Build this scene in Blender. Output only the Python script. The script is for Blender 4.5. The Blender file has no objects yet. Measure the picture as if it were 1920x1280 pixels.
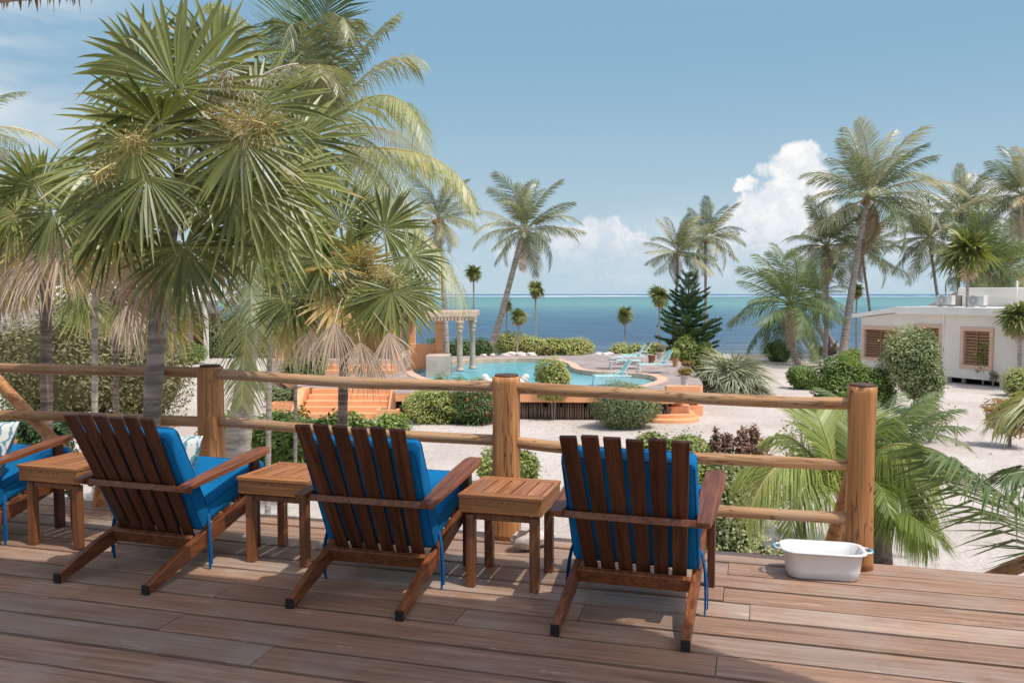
import bpy, bmesh, math, random
import numpy as np
from mathutils import Vector, Matrix, noise as mnoise

R_ = random.Random(7)
NP = np.random.RandomState(7)
C = bpy.context.scene.collection
sc = bpy.context.scene
EYE = 4.3          # eye height above the sand
DECK = 2.8         # deck level above the sand
TER = 0.9          # pool terrace level
PITCH = math.radians(3.18)
F = 1600.0

# ------------------------------------------------------------------ camera
cam = bpy.data.cameras.new('camera'); camo = bpy.data.objects.new('camera', cam); C.objects.link(camo)
camo.location = (0, 0, EYE); camo.rotation_euler = (math.pi/2 - PITCH, 0, 0)
cam.lens = 30.0; cam.sensor_width = 36.0; cam.clip_start = 0.05; cam.clip_end = 60000
sc.camera = camo

def ray(u, v):
    a = (640 - v)/F
    return Vector(((u - 960)/F, math.cos(PITCH) + math.sin(PITCH)*a, -math.sin(PITCH) + math.cos(PITCH)*a))
def P(u, v, y):                      # point at distance y along the view through (u, v)
    r = ray(u, v); return Vector((0, 0, EYE)) + r*(y/r.y)
def G(u, v, z=0.0):                  # point at height z
    r = ray(u, v); return Vector((0, 0, EYE)) + r*((z - EYE)/r.z)

# ------------------------------------------------------------------ world and sun
SUN = Vector((0.40, -0.30, 1.0)).normalized()
w = bpy.data.worlds.new('World'); sc.world = w; w.use_nodes = True
nt = w.node_tree; nt.nodes.clear()
def N(tree, t, **kw):
    n = tree.nodes.new(t)
    for k, v in kw.items():
        if hasattr(n, k): setattr(n, k, v)
        else: n.inputs[k].default_value = v
    return n
def mth(tree, op, a, b=None, clamp=False):
    n = tree.nodes.new('ShaderNodeMath'); n.operation = op; n.use_clamp = clamp
    for i, x in enumerate((a, b)):
        if x is None: continue
        if isinstance(x, (int, float)): n.inputs[i].default_value = x
        else: tree.links.new(x, n.inputs[i])
    return n.outputs[0]
def vmth(tree, op, a, b=None, scale=None):
    n = tree.nodes.new('ShaderNodeVectorMath'); n.operation = op
    for i, x in enumerate((a, b)):
        if x is None: continue
        if isinstance(x, (tuple, list, Vector)): n.inputs[i].default_value = tuple(x)
        else: tree.links.new(x, n.inputs[i])
    if scale is not None: n.inputs['Scale'].default_value = scale
    return n
def mrange(tree, val, a, b, c=0.0, d=1.0, smooth=True):
    n = tree.nodes.new('ShaderNodeMapRange')
    n.interpolation_type = 'SMOOTHSTEP' if smooth else 'LINEAR'
    tree.links.new(val, n.inputs[0])
    for i, x in enumerate((a, b, c, d)): n.inputs[i+1].default_value = x
    return n.outputs[0]
def mixc(tree, f, a, b, blend='MIX'):
    n = tree.nodes.new('ShaderNodeMix'); n.data_type = 'RGBA'; n.blend_type = blend
    if isinstance(f, (int, float)): n.inputs[0].default_value = f
    else: tree.links.new(f, n.inputs[0])
    for i, x in ((6, a), (7, b)):
        if isinstance(x, (tuple, list)): n.inputs[i].default_value = (x[0], x[1], x[2], 1)
        else: tree.links.new(x, n.inputs[i])
    return n.outputs[2]

sky = nt.nodes.new('ShaderNodeTexSky'); sky.sky_type = 'NISHITA'; sky.sun_disc = False
sky.sun_elevation = math.asin(SUN.z); sky.sun_rotation = math.atan2(SUN.x, SUN.y)
sky.altitude = 0; sky.air_density = 1.0; sky.dust_density = 3.5; sky.ozone_density = 1.2
tc = nt.nodes.new('ShaderNodeTexCoord')
dirn = vmth(nt, 'NORMALIZE', tc.outputs['Generated']).outputs[0]
def nz(tree, vec, scale, detail=5, rough=0.55, dist=0.0):
    n = tree.nodes.new('ShaderNodeTexNoise'); tree.links.new(vec, n.inputs['Vector'])
    n.inputs['Scale'].default_value = scale; n.inputs['Detail'].default_value = detail
    n.inputs['Roughness'].default_value = rough; n.inputs['Distortion'].default_value = dist
    return n
n1 = nz(nt, dirn, 26, 7, 0.62)
off = vmth(nt, 'SUBTRACT', n1.outputs['Color'], (0.5, 0.5, 0.5)).outputs[0]
off = vmth(nt, 'SCALE', off, scale=0.055).outputs[0]
dd = vmth(nt, 'ADD', dirn, off).outputs[0]
puffs = [(1505, 305, 34), (1478, 345, 46), (1520, 352, 34), (1450, 392, 44), (1500, 405, 52), (1400, 425, 46), (1452, 450, 66),
         (1520, 455, 60), (1380, 475, 60), (1440, 510, 62), (1397, 345, 17), (1400, 372, 9), (1160, 445, 26), (1098, 445, 30), (1062, 455, 34), (1128, 468, 40),
         (1020, 470, 34), (1185, 480, 42), (1100, 500, 36), (1240, 470, 22), (1715, 400, 34), (1760, 430, 50), (1840, 380, 40), (1690, 450, 40), (1880, 440, 60), (960, 490, 30)]
def field(dvec, scale_z=1.0):
    acc = None
    for (u, v, r) in puffs:
        c = ray(u, v).normalized()
        d = vmth(nt, 'DISTANCE', dvec, c).outputs['Value']
        f = mth(nt, 'SUBTRACT', 1.0, mth(nt, 'DIVIDE', d, r*1.25/F))
        acc = f if acc is None else mth(nt, 'MAXIMUM', acc, f)
    return acc
fld = field(dd)
sep = nt.nodes.new('ShaderNodeSeparateXYZ'); nt.links.new(dirn, sep.inputs[0])
elev = sep.outputs['Z']
dens = mrange(nt, fld, -0.02, 0.30)
lowfade = mrange(nt, elev, 0.012, 0.075, 0.12, 1.0)
dens = mth(nt, 'MULTIPLY', dens, lowfade)
# soft low bank all round the horizon
stretch = vmth(nt, 'MULTIPLY', dirn, (1, 1, 3.0)).outputs[0]
n2 = nz(nt, stretch, 7, 6, 0.6)
bank = mth(nt, 'MULTIPLY', mrange(nt, n2.outputs['Fac'], 0.38, 0.68), mth(nt, 'MULTIPLY', mrange(nt, elev, 0.13, 0.03), mrange(nt, elev, -0.005, 0.02)))
bank = mth(nt, 'MULTIPLY', bank, 0.55)
# high thin cloud to the left
st2 = vmth(nt, 'MULTIPLY', dirn, (1.0, 1.0, 4.0)).outputs[0]
n3 = nz(nt, st2, 3.2, 5, 0.55, 0.3)
cir = mth(nt, 'MULTIPLY', mrange(nt, n3.outputs['Fac'], 0.36, 0.62), mrange(nt, sep.outputs['X'], -0.30, -0.52))
cir = mth(nt, 'MULTIPLY', cir, mth(nt, 'MULTIPLY', mrange(nt, elev, 0.03, 0.12), 0.75))
# cloud shading: lit tops, greyer below
n4 = nz(nt, dd, 40, 4, 0.6)
sh = mth(nt, 'ADD', mrange(nt, elev, 0.03, 0.13, 0.0, 0.55), mth(nt, 'MULTIPLY', mrange(nt, n4.outputs['Fac'], 0.36, 0.62), 0.45))
ccol = mixc(nt, sh, (0.50, 0.58, 0.67), (0.86, 0.85, 0.84))
skyc = vmth(nt, 'SCALE', sky.outputs[0], scale=0.150).outputs[0]
lowc = mixc(nt, mrange(nt, elev, 0.0, 0.30, 0.0, 1.0), (0.43, 0.555, 0.635), (0.215, 0.385, 0.535))
skyc = mixc(nt, mrange(nt, elev, 0.22, 0.60), lowc, skyc)
tot = mth(nt, 'MAXIMUM', dens, bank)
col = mixc(nt, cir, skyc, (0.66, 0.70, 0.74))
col = mixc(nt, tot, col, ccol)
bg = nt.nodes.new('ShaderNodeBackground'); bg.inputs['Strength'].default_value = 1.0
nt.links.new(col, bg.inputs['Color'])
out = nt.nodes.new('ShaderNodeOutputWorld'); nt.links.new(bg.outputs[0], out.inputs[0])

sl = bpy.data.lights.new('sun', 'SUN'); sl.energy = 2.5; sl.angle = math.radians(0.53); sl.color = (1.0, 0.965, 0.91)
so = bpy.data.objects.new('sun', sl); C.objects.link(so); so.rotation_euler = SUN.to_track_quat('Z', 'Y').to_euler(); so.location = (10, -8, 30)
sc.view_settings.view_transform = 'Standard'; sc.view_settings.look = 'None'
sc.view_settings.gamma = 1.0; sc.view_settings.use_curve_mapping = False
sc.view_settings.exposure = 0.22
sc.cycles.max_bounces = 8; sc.cycles.transparent_max_bounces = 8

# ------------------------------------------------------------------ materials
MATS = {}
def s2l(r, g, b):
    f = lambda c: (c/255/12.92) if c/255 <= 0.04045 else ((c/255 + 0.055)/1.055)**2.4
    return (f(r), f(g), f(b))
def base(name):
    m = bpy.data.materials.new(name); m.use_nodes = True; MATS[name] = m
    t = m.node_tree; b = t.nodes['Principled BSDF']
    return m, t, b
def objc(t, scale=(1, 1, 1)):
    tcn = t.nodes.new('ShaderNodeTexCoord'); mp = t.nodes.new('ShaderNodeMapping'); mp.inputs['Scale'].default_value = scale
    t.links.new(tcn.outputs['Object'], mp.inputs[0]); return mp.outputs[0]
def orand(t):
    return t.nodes.new('ShaderNodeObjectInfo').outputs['Random']
def bump(t, b, h, strength=0.3, dist=0.01):
    bn = t.nodes.new('ShaderNodeBump'); bn.inputs['Strength'].default_value = strength; bn.inputs['Distance'].default_value = dist
    t.links.new(h, bn.inputs['Height']); t.links.new(bn.outputs[0], b.inputs['Normal'])
def plain(name, col, rough=0.6, var=0.12, scale=6, bmp=0.15, bdist=0.004, spec=0.4, stretch=(1, 1, 1), metal=0.0):
    m, t, b = base(name)
    v = objc(t, stretch); n = nz(t, v, scale, 6, 0.6)
    f = mrange(t, n.outputs['Fac'], 0.3, 0.7, 0, 1)
    dk = tuple(c*(1 - var*1.6) for c in col); lt = tuple(min(1, c*(1 + var)) for c in col)
    t.links.new(mixc(t, f, dk, lt), b.inputs['Base Color'])
    b.inputs['Roughness'].default_value = rough; b.inputs['Specular IOR Level'].default_value = spec; b.inputs['Metallic'].default_value = metal
    if bmp: bump(t, b, nz(t, v, scale*5, 4, 0.6).outputs['Fac'], bmp, bdist)
    return m
def wood(name, dark, light, grey=None, axis=0, rough=0.55, grain=26, vary=0.35, bmp=0.35, patch=0.0, knots=False, spec=0.35):
    """grain runs along the given local axis"""
    m, t, b = base(name)
    sca = [1.0, 1.0, 1.0]
    st = [grain]*3; st[axis] = grain*0.05
    v = objc(t, tuple(st))
    r = orand(t)
    comb = t.nodes.new('ShaderNodeCombineXYZ'); 
    for i in range(3): t.links.new(mth(t, 'MULTIPLY', r, 37.0 + 11*i), comb.inputs[i])
    v = vmth(t, 'ADD', v, comb.outputs[0]).outputs[0]
    g1 = nz(t, v, 1.0, 8, 0.7, 0.6)
    v2 = vmth(t, 'ADD', objc(t), comb.outputs[0]).outputs[0]
    g2 = nz(t, v2, 3.5, 5, 0.6)
    f = mrange(t, g1.outputs['Fac'], 0.28, 0.72)
    c = mixc(t, f, dark, light)
    if grey:
        gm = mth(t, 'ADD', mrange(t, g2.outputs['Fac'], 0.38, 0.68, 0, 0.75), mth(t, 'MULTIPLY', mth(t, 'SUBTRACT', r, 0.5), 0.7), clamp=True)
        c = mixc(t, gm, c, mixc(t, f, tuple(x*0.7 for x in grey), grey))
    br = mth(t, 'ADD', 1 - vary/2, mth(t, 'MULTIPLY', mth(t, 'FRACT', mth(t, 'MULTIPLY', r, 7.31)), vary))
    hs = t.nodes.new('ShaderNodeHueSaturation'); t.links.new(c, hs.inputs['Color']); t.links.new(br, hs.inputs['Value'])
    c = hs.outputs[0]
    if patch:      # pale worn scuffs
        g3 = nz(t, vmth(t, 'MULTIPLY', v2, (1.2, 5, 5)).outputs[0], 2.2, 7, 0.75)
        pm = mrange(t, g3.outputs['Fac'], 0.60, 0.74, 0, patch)
        c = mixc(t, pm, c, tuple(min(1, x*1.9 + 0.05) for x in (grey or light)))
        g5 = nz(t, vmth(t, 'MULTIPLY', v2, (0.8, 3, 3)).outputs[0], 4.0, 6, 0.7)
        c = mixc(t, mrange(t, g5.outputs['Fac'], 0.66, 0.78, 0, 0.55), c, tuple(x*0.35 for x in dark))
    if knots:
        vo = t.nodes.new('ShaderNodeTexVoronoi'); st2 = [4.5]*3; st2[axis] = 1.5
        t.links.new(vmth(t, 'ADD', objc(t, tuple(st2)), comb.outputs[0]).outputs[0], vo.inputs['Vector'])
        km = mrange(t, vo.outputs['Distance'], 0.16, 0.05, 0, 0.8)
        c = mixc(t, km, c, tuple(x*0.25 for x in dark))
        st3 = [13.0]*3; st3[axis] = 0.9
        g4 = nz(t, vmth(t, 'ADD', objc(t, tuple(st3)), comb.outputs[0]).outputs[0], 1.0, 3, 0.5)
        ck = mrange(t, mth(t, 'ABSOLUTE', mth(t, 'SUBTRACT', g4.outputs['Fac'], 0.5)), 0.012, 0.0, 0, 0.75)
        c = mixc(t, ck, c, tuple(x*0.2 for x in dark))
    t.links.new(c, b.inputs['Base Color'])
    b.inputs['Roughness'].default_value = rough; b.inputs['Specular IOR Level'].default_value = spec
    bump(t, b, g1.outputs['Fac'], bmp, 0.003)
    return m
def leafm(name, dark, light, old=None, rough=0.45, trans=0.28, objvar=0.5, spec=0.35):
    m, t, b = base(name)
    at = t.nodes.new('ShaderNodeAttribute'); at.attribute_name = 'tint'
    r = orand(t)
    f = mth(t, 'ADD', at.outputs['Fac'], mth(t, 'MULTIPLY', mth(t, 'SUBTRACT', r, 0.5), objvar))
    c = mixc(t, mrange(t, f, 0.0, 0.8), dark, light)
    if old: c = mixc(t, mrange(t, f, 0.82, 1.02), c, old)
    t.links.new(c, b.inputs['Base Color'])
    b.inputs['Roughness'].default_value = rough; b.inputs['Specular IOR Level'].default_value = spec
    tr = t.nodes.new('ShaderNodeBsdfTranslucent')
    t.links.new(mixc(t, 1.0, c, (1.3, 1.25, 0.6), 'MULTIPLY'), tr.inputs['Color'])
    mx = t.nodes.new('ShaderNodeMixShader'); mx.inputs[0].default_value = trans
    o = t.nodes['Material Output']
    t.links.new(b.outputs[0], mx.inputs[1]); t.links.new(tr.outputs[0], mx.inputs[2]); t.links.new(mx.outputs[0], o.inputs['Surface'])
    return m

M_deck = wood('weathered_deck_wood', (0.21, 0.115, 0.072), (0.46, 0.275, 0.18), grey=(0.44, 0.335, 0.265), axis=0, rough=0.5, grain=30, vary=0.35, patch=0.75, bmp=0.45, spec=0.5)
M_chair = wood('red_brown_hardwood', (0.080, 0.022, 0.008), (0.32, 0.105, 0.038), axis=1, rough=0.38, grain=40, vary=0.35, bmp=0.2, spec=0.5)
M_chairv = wood('red_brown_hardwood_shaded', (0.036, 0.011, 0.004), (0.155, 0.048, 0.017), axis=2, rough=0.38, grain=40, vary=0.35, bmp=0.2, spec=0.5)  # same chair wood, with the shade on the backs put into its colour
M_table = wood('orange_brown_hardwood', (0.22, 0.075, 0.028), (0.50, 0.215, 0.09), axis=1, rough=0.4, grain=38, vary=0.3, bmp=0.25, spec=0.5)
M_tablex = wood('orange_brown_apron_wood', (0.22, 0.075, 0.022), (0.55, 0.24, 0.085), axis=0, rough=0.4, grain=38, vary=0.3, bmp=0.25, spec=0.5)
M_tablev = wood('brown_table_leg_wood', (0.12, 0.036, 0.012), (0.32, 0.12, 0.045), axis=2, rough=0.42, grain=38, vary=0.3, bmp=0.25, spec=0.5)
M_endgrain = plain('dark_rubber_foot', (0.018, 0.014, 0.012), 0.7)
M_rail = wood('peeled_log_rail', (0.26, 0.125, 0.052), (0.62, 0.36, 0.17), grey=(0.52, 0.34, 0.21), axis=0, rough=0.6, grain=20, vary=0.2, knots=True, bmp=0.5)
M_post = wood('varnished_log_post', (0.32, 0.125, 0.042), (0.70, 0.34, 0.13), axis=2, rough=0.5, grain=16, vary=0.2, knots=True, bmp=0.6)
M_posttop = plain('cut_log_end', (0.10, 0.055, 0.04), 0.8, 0.3, 30)
M_blue = plain('blue_canvas', (0.002, 0.155, 0.37), 0.9, 0.16, 2.2, 0.5, 0.006, 0.2)
M_piping = plain('blue_piping', (0.0, 0.085, 0.24), 0.85)
M_white_pl = plain('white_plastic', (0.80, 0.80, 0.80), 0.35, 0.03, 4, 0.0, spec=0.5)
M_blue_pl = plain('pale_blue_plastic', (0.10, 0.48, 0.66), 0.4, 0.03, 4, 0.0)
M_shell = plain('shell', (0.68, 0.60, 0.54), 0.5, 0.2, 14, 0.4, 0.004)
M_orange = plain('orange_render', (0.84, 0.40, 0.20), 0.8, 0.07, 1.5, 0.2)
M_pave = plain('terrace_paving', (0.36, 0.295, 0.27), 0.85, 0.16, 1.3, 0.3)
M_coping = plain('pink_coping', (0.66, 0.44, 0.32), 0.8, 0.12, 2.5, 0.2)
M_white = plain('white_render', (0.82, 0.79, 0.75), 0.8, 0.05, 0.8, 0.1)
M_cream = plain('cream_render', (0.82, 0.76, 0.69), 0.85, 0.045, 0.6, 0.1, stretch=(1.2, 1.2, 0.5))
M_pinkfr = plain('terracotta_trim', (0.70, 0.46, 0.34), 0.75, 0.06, 3, 0.1)
M_louver = wood('brown_louvre', (0.24, 0.12, 0.06), (0.46, 0.26, 0.14), axis=0, grain=20, vary=0.3)
M_redlouver = plain('red_brown_shutter', (0.27, 0.09, 0.05), 0.7)
M_dark = plain('shade_and_nail_black', (0.012, 0.010, 0.009), 0.95, 0.1, 3, 0)  # near-black standing in for shade in openings; also colours the nails
M_stone = plain('grey_stone', (0.60, 0.43, 0.33), 0.85, 0.14, 6, 0.4)
M_concrete = plain('grey_concrete', (0.58, 0.44, 0.36), 0.85, 0.1, 2, 0.3)
M_palis = wood('grey_brown_stick', (0.10, 0.07, 0.05), (0.27, 0.20, 0.15), axis=2, grain=14, vary=0.5)
M_steel = plain('white_metal', (0.72, 0.74, 0.74), 0.4, 0.03, 3, 0)
M_teal = plain('teal_sling', (0.10, 0.46, 0.41), 0.7, 0.05, 3, 0)
M_tealp = plain('pale_sling', (0.52, 0.74, 0.70), 0.7, 0.05, 3, 0)
M_pot = plain('cream_pot', (0.66, 0.58, 0.50), 0.8, 0.1, 4, 0.2)
M_terra = plain('terracotta_pot', (0.50, 0.24, 0.15), 0.8, 0.1, 4, 0.2)
M_stump = wood('red_stump_wood', (0.14, 0.045, 0.025), (0.30, 0.11, 0.065), axis=2, grain=12)
M_drift = plain('weathered_drift_wood', (0.14, 0.085, 0.06), 0.85, 0.3, 6, 0.5)
M_thatch = plain('dry_thatch', (0.42, 0.36, 0.30), 0.9, 0.3, 12, 0.6, 0.02, stretch=(1, 1, 6))
M_fringe = leafm('thatch_fringe_leaf', (0.16, 0.11, 0.08), (0.42, 0.35, 0.28))
M_ceil = wood('roof_timber', (0.10, 0.05, 0.03), (0.22, 0.12, 0.07), axis=0)
M_ac = plain('air_conditioner_white', (0.62, 0.62, 0.60), 0.5, 0.05, 3, 0)
M_acg = plain('air_conditioner_grille', (0.42, 0.43, 0.42), 0.6, 0.05, 3, 0)
M_trunk = plain('palm_bark', (0.44, 0.38, 0.33), 0.9, 0.3, 3, 0.8, 0.02, stretch=(1, 1, 7))
M_trunkd = plain('dark_palm_bark', (0.28, 0.21, 0.17), 0.9, 0.35, 3, 0.8, 0.02, stretch=(1, 1, 9))
M_bark = plain('brown_bark', (0.13, 0.09, 0.07), 0.9, 0.3, 10, 0.6)
M_palestem = plain('pale_bark', (0.36, 0.28, 0.22), 0.9, 0.2, 10, 0.4)
M_coconut = plain('coconut_husk', (0.30, 0.17, 0.06), 0.7, 0.4, 2.5, 0.3)
M_fan = leafm('fan_palm_leaf', (0.028, 0.050, 0.012), (0.29, 0.32, 0.105), old=(0.56, 0.42, 0.20), rough=0.36, trans=0.30, objvar=0.35, spec=0.5)
M_fandead = leafm('dry_fan_palm_leaf', (0.30, 0.18, 0.11), (0.70, 0.56, 0.45), rough=0.7, trans=0.15)
M_fansil = leafm('silver_fan_palm_leaf', (0.17, 0.21, 0.13), (0.46, 0.48, 0.35), old=(0.45, 0.36, 0.22), rough=0.5, trans=0.2)
M_coco = leafm('coconut_palm_leaf', (0.085, 0.13, 0.070), (0.40, 0.40, 0.24), old=(0.62, 0.48, 0.28), rough=0.36, trans=0.25, objvar=0.7, spec=0.5)
M_cocoy = leafm('yellow_green_palm_leaf', (0.17, 0.21, 0.07), (0.52, 0.51, 0.26), old=(0.62, 0.52, 0.28), rough=0.4, trans=0.32, objvar=0.4, spec=0.45)
M_young = leafm('young_palm_leaf', (0.09, 0.15, 0.025), (0.36, 0.41, 0.12), old=(0.56, 0.44, 0.18), rough=0.4, trans=0.32, objvar=0.4, spec=0.45)
M_cocod = leafm('deep_green_palm_leaf', (0.065, 0.12, 0.045), (0.22, 0.28, 0.12), rough=0.45, trans=0.28, objvar=0.3)
M_cocodead = leafm('dry_coconut_leaf', (0.28, 0.19, 0.12), (0.56, 0.42, 0.30), rough=0.7, trans=0.15)
M_flower = leafm('palm_flower', (0.34, 0.27, 0.10), (0.62, 0.52, 0.25), rough=0.8, trans=0.1)
M_flowerdry = leafm('dry_palm_flower', (0.42, 0.33, 0.27), (0.66, 0.57, 0.49), rough=0.8, trans=0.1)
M_g_bright = leafm('bright_green_leaf', (0.070, 0.135, 0.022), (0.30, 0.40, 0.11), rough=0.4)
M_g_yellow = leafm('yellow_green_leaf', (0.13, 0.185, 0.035), (0.50, 0.53, 0.19), old=(0.55, 0.52, 0.25), rough=0.42)
M_g_olive = leafm('olive_leaf', (0.14, 0.135, 0.055), (0.36, 0.33, 0.18), old=(0.34, 0.26, 0.17), rough=0.55)
M_g_sage = leafm('sage_leaf', (0.105, 0.135, 0.055), (0.31, 0.35, 0.18), rough=0.55)
M_g_dark = leafm('dark_green_leaf', (0.032, 0.070, 0.020), (0.15, 0.22, 0.070), rough=0.4)
M_g_var = leafm('cream_edged_leaf', (0.13, 0.18, 0.06), (0.52, 0.54, 0.30), old=(0.56, 0.53, 0.33), rough=0.42)
M_pine = leafm('pine_needle', (0.022, 0.060, 0.025), (0.13, 0.22, 0.08), rough=0.6, trans=0.1)
M_purple = leafm('purple_brown_leaf', (0.17, 0.085, 0.07), (0.44, 0.27, 0.20), old=(0.30, 0.28, 0.14), rough=0.45)
M_red = leafm('rusty_leaf', (0.20, 0.12, 0.04), (0.46, 0.33, 0.14), old=(0.50, 0.14, 0.10), rough=0.45)
M_petal = leafm('coral_petal', (0.66, 0.10, 0.07), (0.78, 0.20, 0.15), rough=0.5)
M_petalp = leafm('pink_petal', (0.62, 0.16, 0.20), (0.80, 0.32, 0.34), rough=0.5)

# ------------------------------------------------------------------ mesh helpers
class MB:
    def __init__(s): s.v = []; s.f = []; s.t = []
    def add(s, vs, fs, tint=0.5):
        o = len(s.v); s.v.extend([tuple(p) for p in vs]); s.f.extend([tuple(i + o for i in f) for f in fs]); s.t.extend(tint if isinstance(tint, list) else [tint]*len(vs))
    def box(s, c, d, m=None):
        x, y, z = (d[0]/2, d[1]/2, d[2]/2)
        vs = [Vector((a*x, b*y, e*z)) for e in (-1, 1) for b in (-1, 1) for a in (-1, 1)]
        if m is not None: vs = [m @ p for p in vs]
        c = Vector(c)
        s.add([p + c for p in vs], [(0, 2, 3, 1), (4, 5, 7, 6), (0, 1, 5, 4), (2, 6, 7, 3), (0, 4, 6, 2), (1, 3, 7, 5)])
    def tube(s, pts, rad, seg=8, cap=True, tint=0.5, rough=0.0, rnd=R_):
        pts = [Vector(p) for p in pts]; n = len(pts)
        if isinstance(rad, (int, float)): rad = [rad]*n
        vs = []; prev = None
        for i, p in enumerate(pts):
            t = (pts[min(i+1, n-1)] - pts[max(i-1, 0)]).normalized()
            a = prev if prev is not None else (Vector((0, 0, 1)) if abs(t.z) < 0.9 else Vector((1, 0, 0)))
            x = (a - t*a.dot(t)).normalized(); prev = x; y = t.cross(x)
            for k in range(seg):
                an = 2*math.pi*k/seg; r = rad[i]*(1 + rough*(rnd.random()*2 - 1))
                vs.append(p + x*(math.cos(an)*r) + y*(math.sin(an)*r))
        fs = [(i*seg + k, i*seg + (k+1) % seg, (i+1)*seg + (k+1) % seg, (i+1)*seg + k) for i in range(n-1) for k in range(seg)]
        if cap: fs += [tuple(reversed(range(seg))), tuple((n-1)*seg + k for k in range(seg))]
        s.add(vs, fs, tint)
    def prism(s, poly, axis, lo, hi):
        """poly: list of 2-D points in the plane normal to axis"""
        def mk(p, h):
            return {0: (h, p[0], p[1]), 1: (p[0], h, p[1]), 2: (p[0], p[1], h)}[axis]
        n = len(poly); vs = [mk(p, lo) for p in poly] + [mk(p, hi) for p in poly]
        s.add(vs, [tuple(range(n)), tuple(reversed(range(n, 2*n)))] + [(i, i + n, (i+1) % n + n, (i+1) % n) for i in range(n)])
    def lathe(s, prof, seg=12, c=(0, 0, 0)):
        vs = [(c[0] + r*math.cos(2*math.pi*k/seg), c[1] + r*math.sin(2*math.pi*k/seg), c[2] + z) for r, z in prof for k in range(seg)]
        n = len(prof)
        fs = [(i*seg + k, i*seg + (k+1) % seg, (i+1)*seg + (k+1) % seg, (i+1)*seg + k) for i in range(n-1) for k in range(seg)]
        fs += [tuple(reversed(range(seg))), tuple((n-1)*seg + k for k in range(seg))]
        s.add(vs, fs)
    def mesh(s, name, mat, smooth=False, bevel=0.0, bseg=1, fixn=True):
        me = bpy.data.meshes.new(name); me.from_pydata(s.v, [], s.f)
        a = me.attributes.new('tint', 'FLOAT', 'POINT'); a.data.foreach_set('value', s.t)
        if fixn and (bevel or len(s.f) < 3000) or bevel:
            bm = bmesh.new(); bm.from_mesh(me)
            if fixn: bmesh.ops.recalc_face_normals(bm, faces=bm.faces)
            if bevel: bmesh.ops.bevel(bm, geom=[e for e in bm.edges if len(e.link_faces) == 2 and e.calc_face_angle(0) > 0.5], offset=bevel, segments=bseg, affect='EDGES', clamp_overlap=True, profile=0.5)
            bm.to_mesh(me); bm.free()
        if smooth: me.polygons.foreach_set('use_smooth', [True]*len(me.polygons))
        me.materials.append(mat); me.update()
        return me
    def obj(s, name, mat, parent=None, **kw):
        loc = kw.pop('loc', None)
        o = bpy.data.objects.new(name, s.mesh(name, mat, **kw)); C.objects.link(o)
        if parent: o.parent = parent
        if loc is not None: o.location = loc
        return o
def tag(o, label=None, cat=None, group=None, kind=None):
    if label: o['label'] = label
    if cat: o['category'] = cat
    if group: o['group'] = group
    if kind: o['kind'] = kind
    return o
def empty(name, loc=(0, 0, 0), rz=0.0, label=None, cat=None, group=None, kind=None):
    o = bpy.data.objects.new(name, None); C.objects.link(o); o.empty_display_size = 0.1
    o.location = loc; o.rotation_euler = (0, 0, rz); return tag(o, label, cat, group, kind)
def inst(name, me, parent=None, M=None, kind=None):
    o = bpy.data.objects.new(name, me); C.objects.link(o)
    if parent: o.parent = parent
    if M is not None: o.matrix_local = M
    if kind: o['kind'] = kind
    return o
def copy_tree(src, parent=None, loc=None, rz=None, label=None):
    c = src.copy(); C.objects.link(c)
    if parent: c.parent = parent
    if loc is not None: c.location = loc
    if rz is not None: c.rotation_euler = (0, 0, rz)
    if label: c['label'] = label
    for ch in list(src.children): copy_tree(ch, c)
    return c
def rotm(rx=0, ry=0, rz=0):
    return (Matrix.Rotation(rz, 3, 'Z') @ Matrix.Rotation(ry, 3, 'Y') @ Matrix.Rotation(rx, 3, 'X'))
def bez(p, n):
    p = [Vector(q) for q in p]; out_ = []
    for i in range(n):
        t = i/(n-1); u = 1 - t
        if len(p) == 4: out_.append(p[0]*u**3 + p[1]*3*u*u*t + p[2]*3*u*t*t + p[3]*t**3)
        elif len(p) == 3: out_.append(p[0]*u*u + p[1]*2*u*t + p[2]*t*t)
        else: out_.append(p[0]*u + p[1]*t)
    return out_

# deck frame: along = right along the boards, away = square to them
A16 = math.radians(16)
TV = Vector((math.cos(A16), -math.sin(A16), 0)); NV = Vector((math.sin(A16), math.cos(A16), 0))
def deck(t, n, z=DECK): return TV*t + NV*n + Vector((0, 0, z))

# ------------------------------------------------------------------ sand, shore, sea
def sheet(name, xs, ys, zf, mat, label=None):
    mb = MB(); nx, ny = len(xs), len(ys)
    mb.add([(x, y, zf(x, y)) for y in ys for x in xs], [(j*nx + i, j*nx + i + 1, (j+1)*nx + i + 1, (j+1)*nx + i) for j in range(ny-1) for i in range(nx-1)])
    o = mb.obj(name, mat, smooth=True, fixn=False); o['kind'] = 'structure'; return o
m, t, b = base('white_sand'); v = objc(t)
g1 = nz(t, v, 0.35, 5, 0.6); g2 = nz(t, v, 3.0, 8, 0.7); g3 = nz(t, v, 60, 3, 0.6)
c = mixc(t, mrange(t, g1.outputs['Fac'], 0.35, 0.65), (0.52, 0.455, 0.405), (0.62, 0.555, 0.505))
c = mixc(t, mrange(t, g2.outputs['Fac'], 0.50, 0.70, 0, 0.38), c, (0.42, 0.35, 0.295))
t.links.new(mixc(t, mrange(t, g3.outputs['Fac'], 0.62, 0.8, 0, 0.4), c, (0.33, 0.26, 0.21)), b.inputs['Base Color'])
b.inputs['Roughness'].default_value = 0.95; b.inputs['Specular IOR Level'].default_value = 0.15
bump(t, b, mth(t, 'ADD', mth(t, 'MULTIPLY', nz(t, v, 4.5, 5, 0.62).outputs['Fac'], 1.4), mth(t, 'MULTIPLY', g2.outputs['Fac'], 0.8)), 0.8, 0.09)
M_sand = m
xs = [-4000, -600, -150] + [-70 + 1.0*i for i in range(141)] + [150, 600, 4000]
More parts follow.
